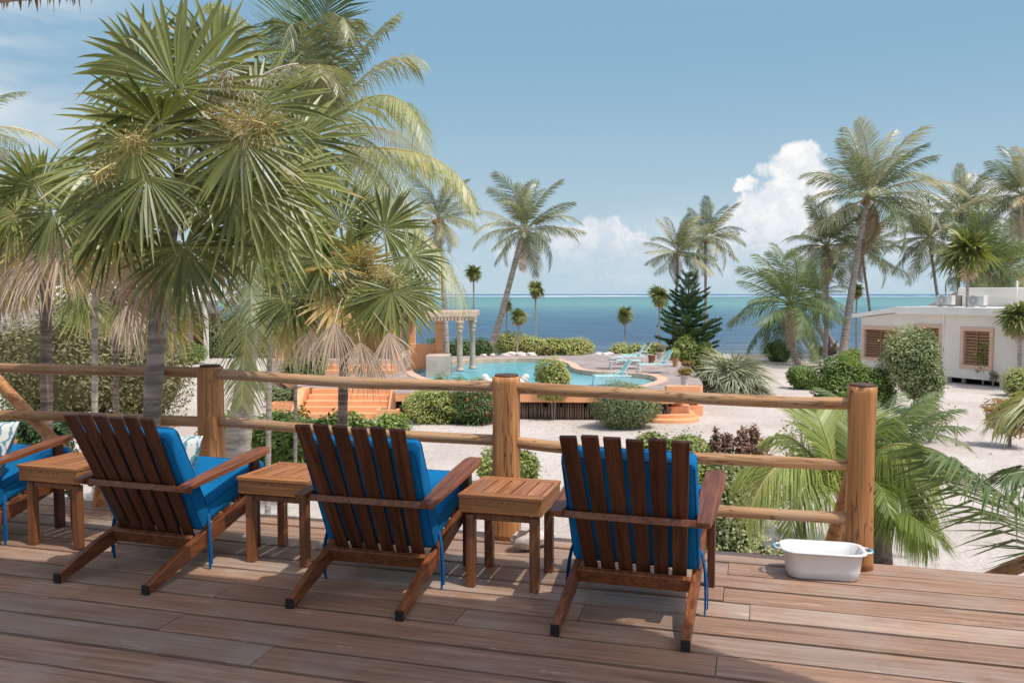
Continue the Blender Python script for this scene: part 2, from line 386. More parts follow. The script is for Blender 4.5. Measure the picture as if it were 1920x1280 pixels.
ys = [-60, -10, 4] + [5 + 0.75*i for i in range(84)] + [69, 71, 74, 80]
def sandz(x, y):
    z = 0.05*(mnoise.noise(Vector((x*0.35, y*0.35, 0))) + 0.5*mnoise.noise(Vector((x*1.1, y*1.1, 3))))
    if y < 4: z = 0
    if y > 61: z -= (y - 61)*0.085 + 0.02*mnoise.noise(Vector((x*0.2, 5, 0)))
    return z
sheet('sand', xs, ys, sandz, M_sand)
m, t, b = base('washed_up_seaweed'); v = objc(t)
t.links.new(mixc(t, mrange(t, nz(t, v, 2.2, 7, 0.75).outputs['Fac'], 0.36, 0.62), (0.09, 0.06, 0.045), (0.36, 0.27, 0.22)), b.inputs['Base Color']); b.inputs['Roughness'].default_value = 0.95
bump(t, b, nz(t, v, 9, 5, 0.7).outputs['Fac'], 0.8, 0.05)
sw = sheet('seaweed_line', [-60 + 0.8*i for i in range(151)], [63.2 + 0.35*i for i in range(8)], lambda x, y: sandz(x, y) + 0.03 + 0.10*max(0, mnoise.noise(Vector((x*0.8, y*0.8, 7)))) - 0.10*abs((y - 64.5)/1.4)**3 , m)
# sea
m, t, b = base('sea_water')
geo = t.nodes.new('ShaderNodeNewGeometry'); sp = t.nodes.new('ShaderNodeSeparateXYZ'); t.links.new(geo.outputs['Position'], sp.inputs[0])
wv = vmth(t, 'MULTIPLY', geo.outputs['Position'], (0.0022, 0.009, 0)).outputs[0]
pn = nz(t, wv, 1.0, 4, 0.6)
warp = mth(t, 'ADD', 1.0, mth(t, 'MULTIPLY', mth(t, 'SUBTRACT', pn.outputs['Fac'], 0.5), 0.55))
wfac = mth(t, 'MULTIPLY', mth(t, 'DIVIDE', 70.0, sp.outputs['Y']), warp)
cr = t.nodes.new('ShaderNodeValToRGB'); t.links.new(wfac, cr.inputs[0]); e = cr.color_ramp
stops = [(0.0, (0.020, 0.085, 0.20)), (0.030, (0.022, 0.10, 0.22)), (0.042, (0.045, 0.15, 0.19)), (0.10, (0.070, 0.20, 0.22)), (0.19, (0.085, 0.225, 0.24)), (0.25, (0.060, 0.165, 0.21)), (0.36, (0.038, 0.125, 0.19)), (0.50, (0.026, 0.085, 0.155)), (0.80, (0.022, 0.072, 0.14)), (1.0, (0.055, 0.10, 0.14))]
while len(e.elements) < len(stops): e.elements.new(0.5)
for el, (p_, c_) in zip(e.elements, stops): el.position = p_; el.color = (*c_, 1)
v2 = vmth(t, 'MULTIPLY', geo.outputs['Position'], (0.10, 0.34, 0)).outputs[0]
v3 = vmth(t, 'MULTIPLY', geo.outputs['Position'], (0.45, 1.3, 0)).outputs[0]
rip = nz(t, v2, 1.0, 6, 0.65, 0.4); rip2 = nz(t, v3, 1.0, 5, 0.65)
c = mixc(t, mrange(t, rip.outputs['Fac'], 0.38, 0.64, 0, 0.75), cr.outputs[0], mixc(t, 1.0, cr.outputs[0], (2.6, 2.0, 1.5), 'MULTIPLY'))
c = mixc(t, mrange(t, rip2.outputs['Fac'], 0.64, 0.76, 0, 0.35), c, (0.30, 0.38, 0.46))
t.links.new(c, b.inputs['Base Color']); b.inputs['Roughness'].default_value = 0.30; b.inputs['Specular IOR Level'].default_value = 0.25
bump(t, b, mth(t, 'ADD', rip.outputs['Fac'], mth(t, 'MULTIPLY', rip2.outputs['Fac'], 0.4)), 1.0, 1.1)
M_sea = m
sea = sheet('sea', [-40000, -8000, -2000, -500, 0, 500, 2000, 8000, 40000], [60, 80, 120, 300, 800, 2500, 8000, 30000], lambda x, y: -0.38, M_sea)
m, t, b = base('surf_foam'); v = objc(t, (0.03, 0.03, 1))
b.inputs['Base Color'].default_value = (0.80, 0.83, 0.84, 1); b.inputs['Roughness'].default_value = 0.9
mb = MB()
rr = random.Random(3)
for row, (yy, hh, keep) in enumerate(((1500, 1.5, 0.55), (1700, 2.0, 0.85), (1980, 2.0, 0.9), (2300, 2.4, 0.6))):
    x = -2600
    while x < 2600:
        ln = rr.uniform(60, 420)
        if rr.random() < keep:
            h = 0.33*hh*rr.uniform(0.4, 1.15); y0 = yy + rr.uniform(-90, 90); k = max(4, int(ln/20))
            pts = [(x + ln*i/k, y0 + rr.uniform(-6, 6), -0.38) for i in range(k+1)]
            vs = []
            for i, p in enumerate(pts):
                q = h*max(0.0, math.sin(math.pi*i/k))**0.5*rr.uniform(0.6, 1.1)
                vs += [(p[0], p[1] - 26, -0.5), (p[0], p[1] - 4, -0.38 + q), (p[0], p[1] + 6, -0.38 + q*0.8), (p[0], p[1] + 24, -0.5)]
            mb.add(vs, [(4*i + j, 4*i + 4 + j, 4*i + 5 + j, 4*i + 1 + j) for i in range(k) for j in range(3)])
        x += ln*rr.uniform(0.6, 1.3)
o = mb.obj('surf', m, fixn=False); tag(o, kind='structure')

# ------------------------------------------------------------------ deck
deck_root = empty('deck', deck(0, 0), -A16, kind='structure')
PW = 0.213; EDGE = 5.08
joint_px = [(865, 1152), (165, 1102), (320, 1165), (500, 1222), (425, 1105), (1357, 1112), (1365, 1070), (1343, 1245), (1090, 1147), (1500, 1040), (700, 1010)]
joints = {}
for (u, v_) in joint_px:
    p = G(u, v_, DECK); tt = p.dot(TV); nn = p.dot(NV); k = int((EDGE - nn)/PW); joints.setdefault(k, []).append(tt)
rb = random.Random(11)
k = 0
while EDGE - k*PW > -1.4:
    js = sorted(joints.get(k, []))
    cuts = [-8.6 - rb.random()]
    lo = js[0] if js else rb.uniform(-1.5, 0.5) - (3.2 if rb.random() < 0.5 else 0.4)
    # boards are 2.4 to 4.2 m long
    left = lo; ls = []
    while left > -6.5: ls.append(left); left -= rb.uniform(2.4, 4.2)
    ls = sorted(ls); right = (js[-1] if js else lo) + rb.uniform(2.6, 4.2)
    allc = [-9.0] + ls + [j for j in js if j > lo + 0.1]
    while right < 4.6: allc.append(right); right += rb.uniform(2.4, 4.2)
    allc.append(5.4)
    n0 = EDGE - (k+1)*PW; n1 = EDGE - k*PW
    for a, bb in zip(allc[:-1], allc[1:]):
        L = bb - a
        if L < 0.3: continue
        mb = MB(); ns = max(2, int(L/0.22)); g = 0.0125
        w0 = rb.uniform(-0.003, 0.003); zt = rb.uniform(-0.0025, 0.0025)
        ring = []
        for i in range(ns+1):
            x = -L/2 + 0.002 + (L - 0.004)*i/ns
            e0 = -PW/2 + g + rb.uniform(-0.0012, 0.0016) + w0; e1 = PW/2 - g + rb.uniform(-0.0016, 0.0012) + w0
            zc = zt + rb.uniform(-0.0008, 0.0008); ch = 0.004
            ring.append([(x, e0, -0.048), (x, e0, zc - ch), (x, e0 + ch, zc), (x, (e0 + e1)/2, zc + 0.001), (x, e1 - ch, zc), (x, e1, zc - ch), (x, e1, -0.048)])
        vs = [p for r in ring for p in r]; q = 7
        fs = [(i*q + j, (i+1)*q + j, (i+1)*q + j + 1, i*q + j + 1) for i in range(ns) for j in range(6)]
        fs += [tuple(range(q)), tuple(reversed(range(ns*q, ns*q + q)))]
        fs += [(i*q, i*q + 6, (i+1)*q + 6, (i+1)*q) for i in range(ns)]
        mb.add(vs, fs)
        o = mb.obj('board', M_deck, deck_root); o.location = ((a + bb)/2, (n0 + n1)/2, 0)
    k += 1
for nn in [EDGE - 0.12 - 0.9*i for i in range(8)]:      # joists under the boards
    pass
for tt in [-8.5 + 0.62*i for i in range(23)]:
    mb = MB(); mb.box((tt, (EDGE - 1.5)/2 - 0.05, -0.12), (0.05, EDGE + 1.3, 0.165)); mb.obj('joist', M_bark, deck_root)
for tt in (-7.5, -5.0, -2.5, 0.0, 2.5, 5.0):
    mb = MB(); mb.tube([(tt, EDGE - 0.35, -2.85), (tt, EDGE - 0.35, -0.21)], 0.09, 10); mb.obj('support_post', M_post, deck_root, smooth=True)
# ------------------------------------------------------------------ railing
rl = empty('log_railing', deck(-1.46, 4.97), -A16, 'varnished log railing with three square-topped posts along the deck edge', 'railing')
RN = 4.97; TP = [-3.55, -1.46, 0.56]
def loc_(tt, nn, zz): return (tt + 1.46, nn - 4.97, zz)
rp = random.Random(5)
def post(tt, w_, h, depth, wob, squash=1.0, flute=0.0):
    mb = MB(); seg = 20; vs = []; rings = 26
    for i in range(rings+1):
        z = -0.0 + h*i/rings
        for k_ in range(seg):
            a = 2*math.pi*k_/seg
            ex = 5.0; cx, sy = math.cos(a), math.sin(a)
            rr_ = (abs(cx)**ex + abs(sy)**ex)**(-1/ex)*squash + (1 - squash)*1.0
            fl = 1 + wob*mnoise.noise(Vector((cx*1.5 + tt*7, sy*1.5, z*2.2))) + flute*max(0, mnoise.noise(Vector((cx*3 + tt*3, sy*3, z*0.8 + 4))))*-1
            taper = 1.0 + 0.10*(1 - i/rings)**3
            vs.append((tt + 1.46 + cx*rr_*w_/2*fl*taper, sy*rr_*depth/2*fl*taper, z))
    fs = [(i*seg + k_, i*seg + (k_+1) % seg, (i+1)*seg + (k_+1) % seg, (i+1)*seg + k_) for i in range(rings) for k_ in range(seg)]
    fs += [tuple(rings*seg + k_ for k_ in range(seg)), tuple(reversed(range(seg)))]
    mb.add(vs, fs); o = mb.obj('post', M_post, rl, smooth=False)
    me = o.data; me.polygons.foreach_set('use_smooth', [len(p.vertices) == 4 for p in me.polygons])
    mb = MB(); mb.lathe([(w_*0.44, h), (w_*0.47, h + 0.006), (w_*0.43, h + 0.013)], 14, (tt + 1.46, 0, 0)); mb.obj('end_cut', M_posttop, o)
    return o
post(TP[0], 0.150, 1.01, 0.14, 0.05, 0.9, 0.10); post(TP[1], 0.158, 1.0, 0.15, 0.06, 0.9, 0.12); post(TP[2], 0.150, 1.0, 0.145, 0.08, 0.35, 0.35)
def log(name, a, b_, r0, r1, parent, mat=None, sag=0.02, seedv=0, rough=0.05, ori=None):
    a = Vector(a); b_ = Vector(b_); L = (b_ - a).length; n = max(6, int(L/0.09)); rnd = random.Random(seedv); seg = 14
    mb = MB(); vs = []
    for i in range(n+1):
        s = i/n; x = L*s
        dy = 0.012*mnoise.noise(Vector((x*0.9, seedv*3.1, 0))); dz = -sag*4*s*(1 - s) + 0.018*mnoise.noise(Vector((x*0.8, seedv*5.3, 9)))
        r = (r0 + (r1 - r0)*s)*(1 + 0.10*mnoise.noise(Vector((x*2.2, seedv*7.7, 2))))
        for k_ in range(seg):
            an = 2*math.pi*k_/seg
            rr_ = r*(1 + 0.6*rough*mnoise.noise(Vector((x*2.5, math.cos(an)*1.5 + seedv, math.sin(an)*1.5))))
            vs.append((x, dy + math.cos(an)*rr_, dz + math.sin(an)*rr_))
    fs = [(i*seg + k_, i*seg + (k_+1) % seg, (i+1)*seg + (k_+1) % seg, (i+1)*seg + k_) for i in range(n) for k_ in range(seg)]
    fs += [tuple(reversed(range(seg))), tuple(n*seg + k_ for k_ in range(seg))]
    mb.add(vs, fs); o = mb.obj(name, mat or M_rail, parent, smooth=True)
    d = (b_ - a).normalized(); zx = Vector((0, 0, 1)) if abs(d.z) < 0.95 else Vector((0, 1, 0)); y = zx.cross(d).normalized(); z = d.cross(y)
    M = Matrix((d, y, z)).transposed().to_4x4(); M.translation = a; o.matrix_local = M
    return o
T0 = -7.4
H = {'top': [0.955, 0.965, 0.962, 0.936, 0.915], 'mid': [0.60, 0.635, 0.628, 0.60, 0.565], 'low': [0.27, 0.29, 0.29, 0.285, 0.268]}
for j, (kname, hs) in enumerate(H.items()):
    r = 0.0355 if kname == 'top' else 0.0335
    log('rail', loc_(T0, RN, hs[0]), loc_(TP[0] + 0.02, RN, hs[1]), r, r*1.06, rl, seedv=j*3+1, sag=0.0)
    log('rail', loc_(TP[0] - 0.0, RN + 0.0, hs[2]), loc_(TP[1] + 0.02, RN, hs[3]), r*1.0, r*0.98, rl, seedv=j*3+2, sag=0.012)
    log('rail', loc_(TP[1] - 0.0, RN, hs[3] + 0.003), loc_(TP[2] + 0.02, RN, hs[4]), r*1.03, r*0.95, rl, seedv=j*3+3, sag=0.022)
# stair rails going down at both ends
sl_ = empty('stair_railing', deck(-5.4, 5.3), 0, 'sloping log handrail of the stair beyond the left end of the railing', 'handrail')
def wlog(par, p, q, r, sd, nm='rail', mt=None): return log(nm, p - par.location, q - par.location, r, r, par, mt or M_post, seedv=sd, sag=0.0)
wlog(sl_, P(-60, 655, 6.6), P(175, 905, 5.95), 0.042, 31); wlog(sl_, P(-60, 812, 7.2), P(30, 833, 7.3), 0.035, 32); wlog(sl_, P(195, 900, 6.05), P(178, 1010, 5.95), 0.05, 33, 'post')
wlog(sl_, P(-60, 655, 6.6) + Vector((0, 0.02, 0.1)), Vector((P(-60, 655, 6.6).x, 6.6, 0.0)), 0.06, 34, 'post')
sr_ = empty('stair_railing', deck(0.6, 5.3), 0, 'pair of leaning log stair posts behind the right-hand deck post', 'handrail')
wlog(sr_, P(1603, 865, 4.95), P(1556, 1040, 5.15), 0.045, 35, 'post'); wlog(sr_, P(1592, 930, 5.1), P(1597, 1100, 5.1), 0.04, 36, 'post')
sr2 = empty('fallen_handrail', G(1900, 1070, 2.6), 0, 'peeled log handrail dropping away beyond the right end of the deck', 'handrail')
wlog(sr2, P(1990, 1025, 4.9), P(1835, 1092, 5.3), 0.045, 37, 'rail', M_rail); wlog(sr2, P(1990, 1025, 4.9), Vector((P(1990, 1025, 4.9).x, 4.9, 0.0)), 0.06, 38, 'post')

# ------------------------------------------------------------------ roof over the deck (thatch), its unseen back cut narrow to let sky light in
roof = empty('thatched_roof', deck(0, 0, 2.7), 0, 'dry thatched roof eave overhanging the deck at the top left', 'roof')
EZ = 5.65
e0 = G(0, 6, EZ); A_ = Vector((1.50, 3.10, EZ)); B_ = Vector((2.9, 1.9, EZ)); dirL = (e0 - A_).normalized()
poly = [e0 + dirL*5.0, e0, A_, B_, Vector((3.0, 1.45, EZ)), Vector((2.5, 1.05, EZ)), Vector((-8.0, 3.9, EZ))]
mb = MB(); n = len(poly)
mb.add([(p - roof.location) for p in poly] + [(p - roof.location + Vector((0, 0, 0.22))) for p in poly], [tuple(range(n)), tuple(reversed(range(n, 2*n)))] + [(i, i+n, (i+1) % n + n, (i+1) % n) for i in range(n)])
mb.obj('thatch', M_thatch, roof)
mb = MB(); rf = random.Random(8)
for (a, b_) in ((poly[0], poly[1]), (poly[1], poly[2]), (poly[2], poly[3]), (poly[3], poly[4])):
    L = (b_ - a).length
    for i in range(int(L*60)):
        p = a.lerp(b_, rf.random()) - roof.location; p = p + Vector((rf.uniform(-.03, .03), rf.uniform(-.03, .03), 0.02))
        ln = rf.uniform(0.01, 0.05) * (2.2 if rf.random() < 0.08 else 1); w_ = rf.uniform(0.004, 0.012); an = rf.uniform(0, 3.14)
        dx = Vector((math.cos(an), math.sin(an), 0))*w_; tip = p + Vector((rf.uniform(-.01, .01), rf.uniform(-.01, .01), -ln - 0.02))
        mb.add([p - dx, p + dx, tip], [(0, 1, 2)], rf.random())
o = mb.obj('thatch_fringe', M_fringe, roof, fixn=False); o['kind'] = 'stuff'


# ------------------------------------------------------------------ chairs
def srect(a, b_, r, n=6):
    pts = []
    for cx, cy, a0 in ((a - r, b_ - r, 0), (-a + r, b_ - r, 90), (-a + r, -b_ + r, 180), (a - r, -b_ + r, 270)):
        for k_ in range(n): an = math.radians(a0 + 90*k_/(n-1)); pts.append((cx + r*math.cos(an), cy + r*math.sin(an)))
    return pts
def rounded_box(name, dims, mat, parent, M, bev=0.025, puff=0.0):
    bm = bmesh.new(); bmesh.ops.create_cube(bm, size=1.0)
    for v_ in bm.verts: v_.co = Vector((v_.co.x*dims[0], v_.co.y*dims[1], v_.co.z*dims[2]))
    bmesh.ops.bevel(bm, geom=list(bm.edges), offset=bev, segments=3, affect='EDGES', profile=0.6)
    bmesh.ops.subdivide_edges(bm, edges=[e for e in bm.edges if e.calc_length() > 0.2], cuts=5, use_grid_fill=True)
    for v_ in bm.verts:
        x, y, z = v_.co.x/dims[0]*2, v_.co.y/dims[1]*2, v_.co.z/dims[2]*2
        v_.co.z += puff*(1 - x*x)*(1 - y*y)*(1 if z > 0 else -1) + 0.007*mnoise.noise(v_.co*6 + Vector((dims[1]*9, 0, 0)))
        v_.co.x += 0.005*mnoise.noise(v_.co*7 + Vector((3, 0, 0)))
    me = bpy.data.meshes.new(name); bm.to_mesh(me); bm.free(); me.polygons.foreach_set('use_smooth', [True]*len(me.polygons)); me.materials.append(mat)
    return inst(name, me, parent, M)
def boxobj(name, c, d, mat, parent, m3=None, bevel=0.003):
    mb = MB(); mb.box((0, 0, 0), d)
    o = mb.obj(name, mat, parent, bevel=bevel, bseg=1)
    M = (m3 or Matrix.Identity(3)).to_4x4(); M.translation = Vector(c); o.matrix_local = M
    return o
BK = Vector((0, -0.33, 0.66)).normalized()          # up the back
BB = Vector((0, 0.43, 0.165))                       # foot of the back
def make_chair():
    ch = empty('lounge_chair', (0, 0, 0), 0)
    for s in (-1, 1):
        mb = MB(); mb.prism([(0.0, 0.0), (0.03, 0.0), (0.95, 0.262), (0.95, 0.352), (0.48, 0.212), (0.24, 0.142), (0.0, 0.045)], 0, s*0.283 - 0.018, s*0.283 + 0.018)
        o = mb.obj('side_rail', M_chair, ch, bevel=0.003)
        mb = MB(); mb.prism([(-0.004, -0.001), (0.012, -0.001), (0.006, 0.0475), (-0.004, 0.0455)], 0, s*0.283 - 0.0195, s*0.283 + 0.0195); mb.obj('foot_pad', M_endgrain, o)
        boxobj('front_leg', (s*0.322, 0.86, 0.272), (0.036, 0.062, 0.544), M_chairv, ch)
        ax = s*0.335
        m3 = Matrix.Rotation(math.atan2(0.085, 0.75), 3, 'X')
        mb = MB(); pl = [(-0.030, -0.40), (0.030, -0.40), (0.040, -0.30), (0.050, -0.05), (0.055, 0.15), (0.052, 0.31), (0.030, 0.36), (-0.030, 0.36), (-0.050, 0.31), (-0.055, 0.1), (-0.045, -0.15), (-0.034, -0.33)]
        mb.prism(pl, 2, -0.0135, 0.0135); o = mb.obj('armrest', M_chair, ch, bevel=0.004)
        M = m3.to_4x4(); M.translation = Vector((ax, 0.60, 0.532)); o.matrix_local = M
    boxobj('arm_rail', (0, 0.262, 0.475), (0.69, 0.055, 0.034), M_chair, ch, rotm(rx=-0.25))
    boxobj('lower_rail', (0, 0.390, 0.155), (0.53, 0.028, 0.078), M_chair, ch, rotm(rx=0.45))
    # six slats, slightly fanned
    for i in range(6):
        s = i - 2.5; x0 = s*0.0835; x1 = s*0.0985; L = 0.795 + [-.004, .004, 0, -.006, .003, -.002][i]
        bm_ = BB + Vector((x0, 0, 0)); tp = BB + BK*L + Vector((x1, 0, 0)); d = (tp - bm_).normalized(); nrm = Vector((1, 0, 0)).cross(d).normalized(); xx = d.cross(nrm) 
        m3 = Matrix((xx, -nrm, d)).transposed()
        mb = MB(); mb.prism([(-0.033, -L/2), (0.033, -L/2), (0.0385, L/2), (-0.0385, L/2)], 1, -0.0095, 0.0095)
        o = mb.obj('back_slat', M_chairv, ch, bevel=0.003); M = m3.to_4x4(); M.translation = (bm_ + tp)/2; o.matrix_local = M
    ang = math.atan2(0.09, 0.31)
    for i in range(6):
        y = 0.47 + i*0.095
        boxobj('seat_slat', (0, y, 0.212 + (y - 0.47)*0.298 + 0.014), (0.56, 0.062, 0.018), M_chair, ch, Matrix.Rotation(ang, 3, 'X'))
    boxobj('front_apron', (0, 0.955, 0.31), (0.60, 0.02, 0.09), M_chair, ch)
    m3 = Matrix.Rotation(ang, 3, 'X'); M = m3.to_4x4(); M.translation = Vector((0, 0.735, 0.365)); 
    sc_ = rounded_box('seat_cushion', (0.575, 0.60, 0.095), M_blue, ch, M, 0.028, 0.008)
    nrm = BK.cross(Vector((1, 0, 0))).normalized()   # forward normal of the back
    if nrm.y < 0: nrm = -nrm
    m3 = Matrix((Vector((1, 0, 0)), nrm.cross(Vector((1, 0, 0))), nrm)).transposed()
    M = m3.to_4x4(); M.translation = BB + BK*0.352 + nrm*0.066
    bc = rounded_box('back_cushion', (0.605, 0.62, 0.10), M_blue, ch, M, 0.03, 0.008)
    for par_, W_, D_, T_ in ((sc_, 0.575, 0.60, 0.0475), (bc, 0.605, 0.62, 0.05)):
        for zz in (-T_ + 0.008, T_ - 0.008):
            lp = [(x, y, zz) for x, y in srect(W_/2 - 0.006, D_/2 - 0.006, 0.03, 4)]
            mb = MB(); mb.tube(lp + [lp[0], lp[1]], 0.0045, 5); mb.obj('piping', M_piping, par_, smooth=True)
    for s in (-1, 1):
        for q, (dx, ln) in enumerate(((0.0, 0.42), (0.012, 0.36))):
            p0 = BB + Vector((s*0.302, 0.045, 0.12 + 0.01*q))
            pts = [p0, p0 + Vector((s*0.022, -0.03, -0.02)), p0 + Vector((s*(0.03 + dx), -0.045, -ln*0.45)), p0 + Vector((s*(0.022 + dx), -0.03, -ln*0.75)), p0 + Vector((s*(0.026 - dx), -0.045, -min(ln, 0.27)))]
            mb = MB(); vs = []
            for p in bez(pts[:4], 8): vs += [p + Vector((-0.004, -0.006, 0)), p + Vector((0.004, 0.006, 0))]
            mb.add(vs, [(2*i, 2*i+1, 2*i+3, 2*i+2) for i in range(7)]); mb.obj('tie', M_piping, ch, fixn=False)
    return ch
proto = make_chair()
CH = [((1038, 1191), (1287, 1222), 'blue cushioned wooden lounge chair nearest the white tub, seen squarely from behind'),
      ((543, 1141), (748, 1164), 'blue cushioned wooden lounge chair standing between the two right-hand side tables'),
      ((102, 1092), (277, 1116), 'blue cushioned wooden lounge chair in front of the leaning grey palm trunk'),
      ((-248, 1052), (-95, 1064), 'blue cushioned wooden lounge chair cut off by the left edge with a leaf printed pillow')]
for i, (a, b_, lab) in enumerate(CH):
    pa, pb = G(*a, DECK), G(*b_, DECK); mid = (pa + pb)/2; ang = math.atan2((pb - pa).y, (pb - pa).x)
    if i == 3: mid = Vector((-3.47, 4.70, DECK)); ang = math.radians(-16.5)
    o = proto if i == 0 else copy_tree(proto)
    o.location = (mid.x, mid.y, DECK + 0.002); o.rotation_euler = (0, 0, ang)
    tag(o, lab, 'chair', 'row of wooden lounge chairs with blue cushions'); CH[i] = o
# printed pillows
m, t, b = base('leaf_print_cotton'); v = objc(t)
wvn = t.nodes.new('ShaderNodeTexWave'); wvn.inputs['Scale'].default_value = 9; wvn.inputs['Distortion'].default_value = 9; wvn.inputs['Detail'].default_value = 3; wvn.inputs['Detail Scale'].default_value = 1.6
t.links.new(v, wvn.inputs['Vector'])
pnn = nz(t, v, 9, 3, 0.5)
c = mixc(t, mrange(t, wvn.outputs['Fac'], 0.52, 0.66), (0.70, 0.68, 0.62), (0.10, 0.30, 0.36))
c = mixc(t, mrange(t, pnn.outputs['Fac'], 0.52, 0.6), c, (0.62, 0.64, 0.62)); c = mixc(t, mrange(t, pnn.outputs['Fac'], 0.62, 0.68), c, (0.05, 0.12, 0.24))
t.links.new(c, b.inputs['Base Color']); b.inputs['Roughness'].default_value = 0.9
def pillow(chair, x, y, z, lab, sx=0.44, sy=0.42, rx=1.15, rz=0.0):
    mb = MB(); n = 14; vs = []
    for sgn in (1, -1):
        for j in range(n+1):
            for i in range(n+1):
                a, b_ = 2*i/n - 1, 2*j/n - 1
                h = 0.075*((1 - a**4)*(1 - b_**4))**0.55*(1 + 0.18*mnoise.noise(Vector((a*2, b_*2, sgn + x))))
                pin = 1 - 0.09*(1 - abs(a))*abs(b_)**3 - 0.0; pin2 = 1 - 0.09*(1 - abs(b_))*abs(a)**3
                vs.append((a*sx/2*pin2, b_*sy/2*pin, sgn*h))
    q = n+1; fs = []
    for l in range(2):
        o_ = l*q*q; fs += [(o_+j*q+i, o_+j*q+i+1, o_+(j+1)*q+i+1, o_+(j+1)*q+i) for j in range(n) for i in range(n)]
    mb.add(vs, fs)
    o = mb.obj('pillow', MATS['leaf_print_cotton'], smooth=True); 
    Mw = Matrix.Translation(chair.location) @ Matrix.Rotation(chair.rotation_euler[2], 4, 'Z') @ Matrix.Translation((x, y, z)) @ Matrix.Rotation(rz, 4, 'Z') @ Matrix.Rotation(rx, 4, 'X')
    o.matrix_world = Mw; tag(o, lab, 'pillow', 'leaf printed throw pillows')
pillow(CH[2], -0.025, 0.505, 0.515, 'leaf printed pillow peeping out beside the back cushion of the chair by the palm trunk', rx=1.12, rz=-0.1, sx=0.42)
pillow(CH[3], 0.06, 0.52, 0.53, 'teal and white leaf printed pillow on the chair cut off by the left edge', rx=1.1)

# ------------------------------------------------------------------ side tables
def make_table():
    tb = empty('side_table')
    W, Hh, D = 0.435, 0.47, 0.42
    for sx in (-1, 1):
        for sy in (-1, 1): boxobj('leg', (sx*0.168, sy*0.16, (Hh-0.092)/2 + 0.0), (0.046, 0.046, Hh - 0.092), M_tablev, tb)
    for sy in (-1, 1): boxobj('apron', (0, sy*(D/2 - 0.012), Hh - 0.038), (W, 0.022, 0.076), M_tablex, tb, bevel=0.002)
    for sx in (-1, 1): boxobj('apron', (sx*(W/2 - 0.012), 0, Hh - 0.038), (0.021, D - 0.05, 0.074), M_table, tb, bevel=0.002)
    for sy in (-1, 1): boxobj('under_rail', (0, sy*0.16, Hh - 0.105), (0.29, 0.022, 0.032), M_tablev, tb)
    # top: five slats between two end boards
    for i in range(5): boxobj('slat', ((i - 2)*0.0782, 0.0, Hh + 0.0095), (0.064 if i not in (0, 4) else 0.068, 0.30, 0.019), M_table, tb, bevel=0.002)
    for sy in (-1, 1): boxobj('end_board', (0, sy*0.187, Hh + 0.0097), (W + 0.006, 0.068, 0.0195), M_tablex, tb, bevel=0.003)
    for sx in (-1, 1): boxobj('edge_strip', (sx*0.2085, 0, Hh + 0.0094), (0.022, 0.303, 0.0188), M_table, tb, bevel=0.002)
    for dx in (-0.06, -0.047, -0.01, 0.01, 0.045, 0.075, -0.12, 0.2): 
        mb = MB(); mb.tube([(dx, -D/2 - 0.002, Hh - 0.018), (dx, -D/2 + 0.004, Hh - 0.018)], 0.003, 6); mb.obj('nail', M_dark, tb)
    return tb
tp_ = make_table()
def mid_t(pts): 
    p = sum((G(*q, DECK) for q in pts), Vector())/len(pts); return p
TB = [((-0.005, 4.43), -15.5, 'slatted orange-brown side table in front of the middle railing post'),
      ((-1.255, 4.83), -16.5, 'slatted side table between the two left-hand chairs with palm behind'),
      ((-2.665, 5.16), -17.5, 'slatted side table beside the chair with the leaf printed pillow at far left')]
for i, ((x, y), a, lab) in enumerate(TB):
    o = tp_ if i == 0 else copy_tree(tp_)
    o.location = (x, y, DECK + 0.002); o.rotation_euler = (0, 0, math.radians(a)); tag(o, lab, 'side table', 'small slatted side tables between the chairs')

# ------------------------------------------------------------------ tub
tub = tub_ = empty('wash_tub', (1.655, 4.485, DECK + 0.003), math.radians(-12), 'white plastic wash tub with pale blue handles by the right-hand post', 'tub')
prof = [(0.0, 0.0, 0.0, .02), (0.172, 0.098, 0.0, .06), (0.180, 0.106, 0.006, .065), (0.187, 0.114, 0.05, .07), (0.198, 0.124, 0.142, .075), (0.214, 0.140, 0.146, .085), (0.216, 0.142, 0.139, .086), (0.218, 0.144, 0.146, .087), (0.214, 0.140, 0.151, .085), (0.195, 0.121, 0.149, .073), (0.184, 0.111, 0.05, .068), (0.175, 0.102, 0.010, .06), (0.0, 0.0, 0.008, .02)]
mb = MB(); rings = []
for a, b_, z, r in prof:
    rings.append([(p[0], p[1], z) for p in (srect(a, b_, r) if a else [(0, 0)]*24)])
q = 24; vs = [p for r in rings for p in r]
mb.add(vs, [(i*q + k_, i*q + (k_+1) % q, (i+1)*q + (k_+1) % q, (i+1)*q + k_) for i in range(len(rings)-1) for k_ in range(q)])
tb_ = mb.obj('basin', M_white_pl, tub, smooth=True)
for s in (-1, 1):
    mb = MB(); mb.tube(bez([(s*0.212, -0.055, 0.145), (s*0.262, -0.055, 0.142), (s*0.262, 0.055, 0.142), (s*0.212, 0.055, 0.145)], 12), 0.006, 6)
    h_ = mb.obj('handle', M_white_pl, tub, smooth=True)
    mb = MB(); mb.tube(bez([(s*0.212, -0.055, 0.145), (s*0.262, -0.055, 0.142), (s*0.262, 0.055, 0.142), (s*0.212, 0.055, 0.145)], 12)[3:9], 0.0085, 8)
    mb.obj('grip', M_blue_pl, h_, smooth=True)
tub.scale = (1, 0.88, 1)
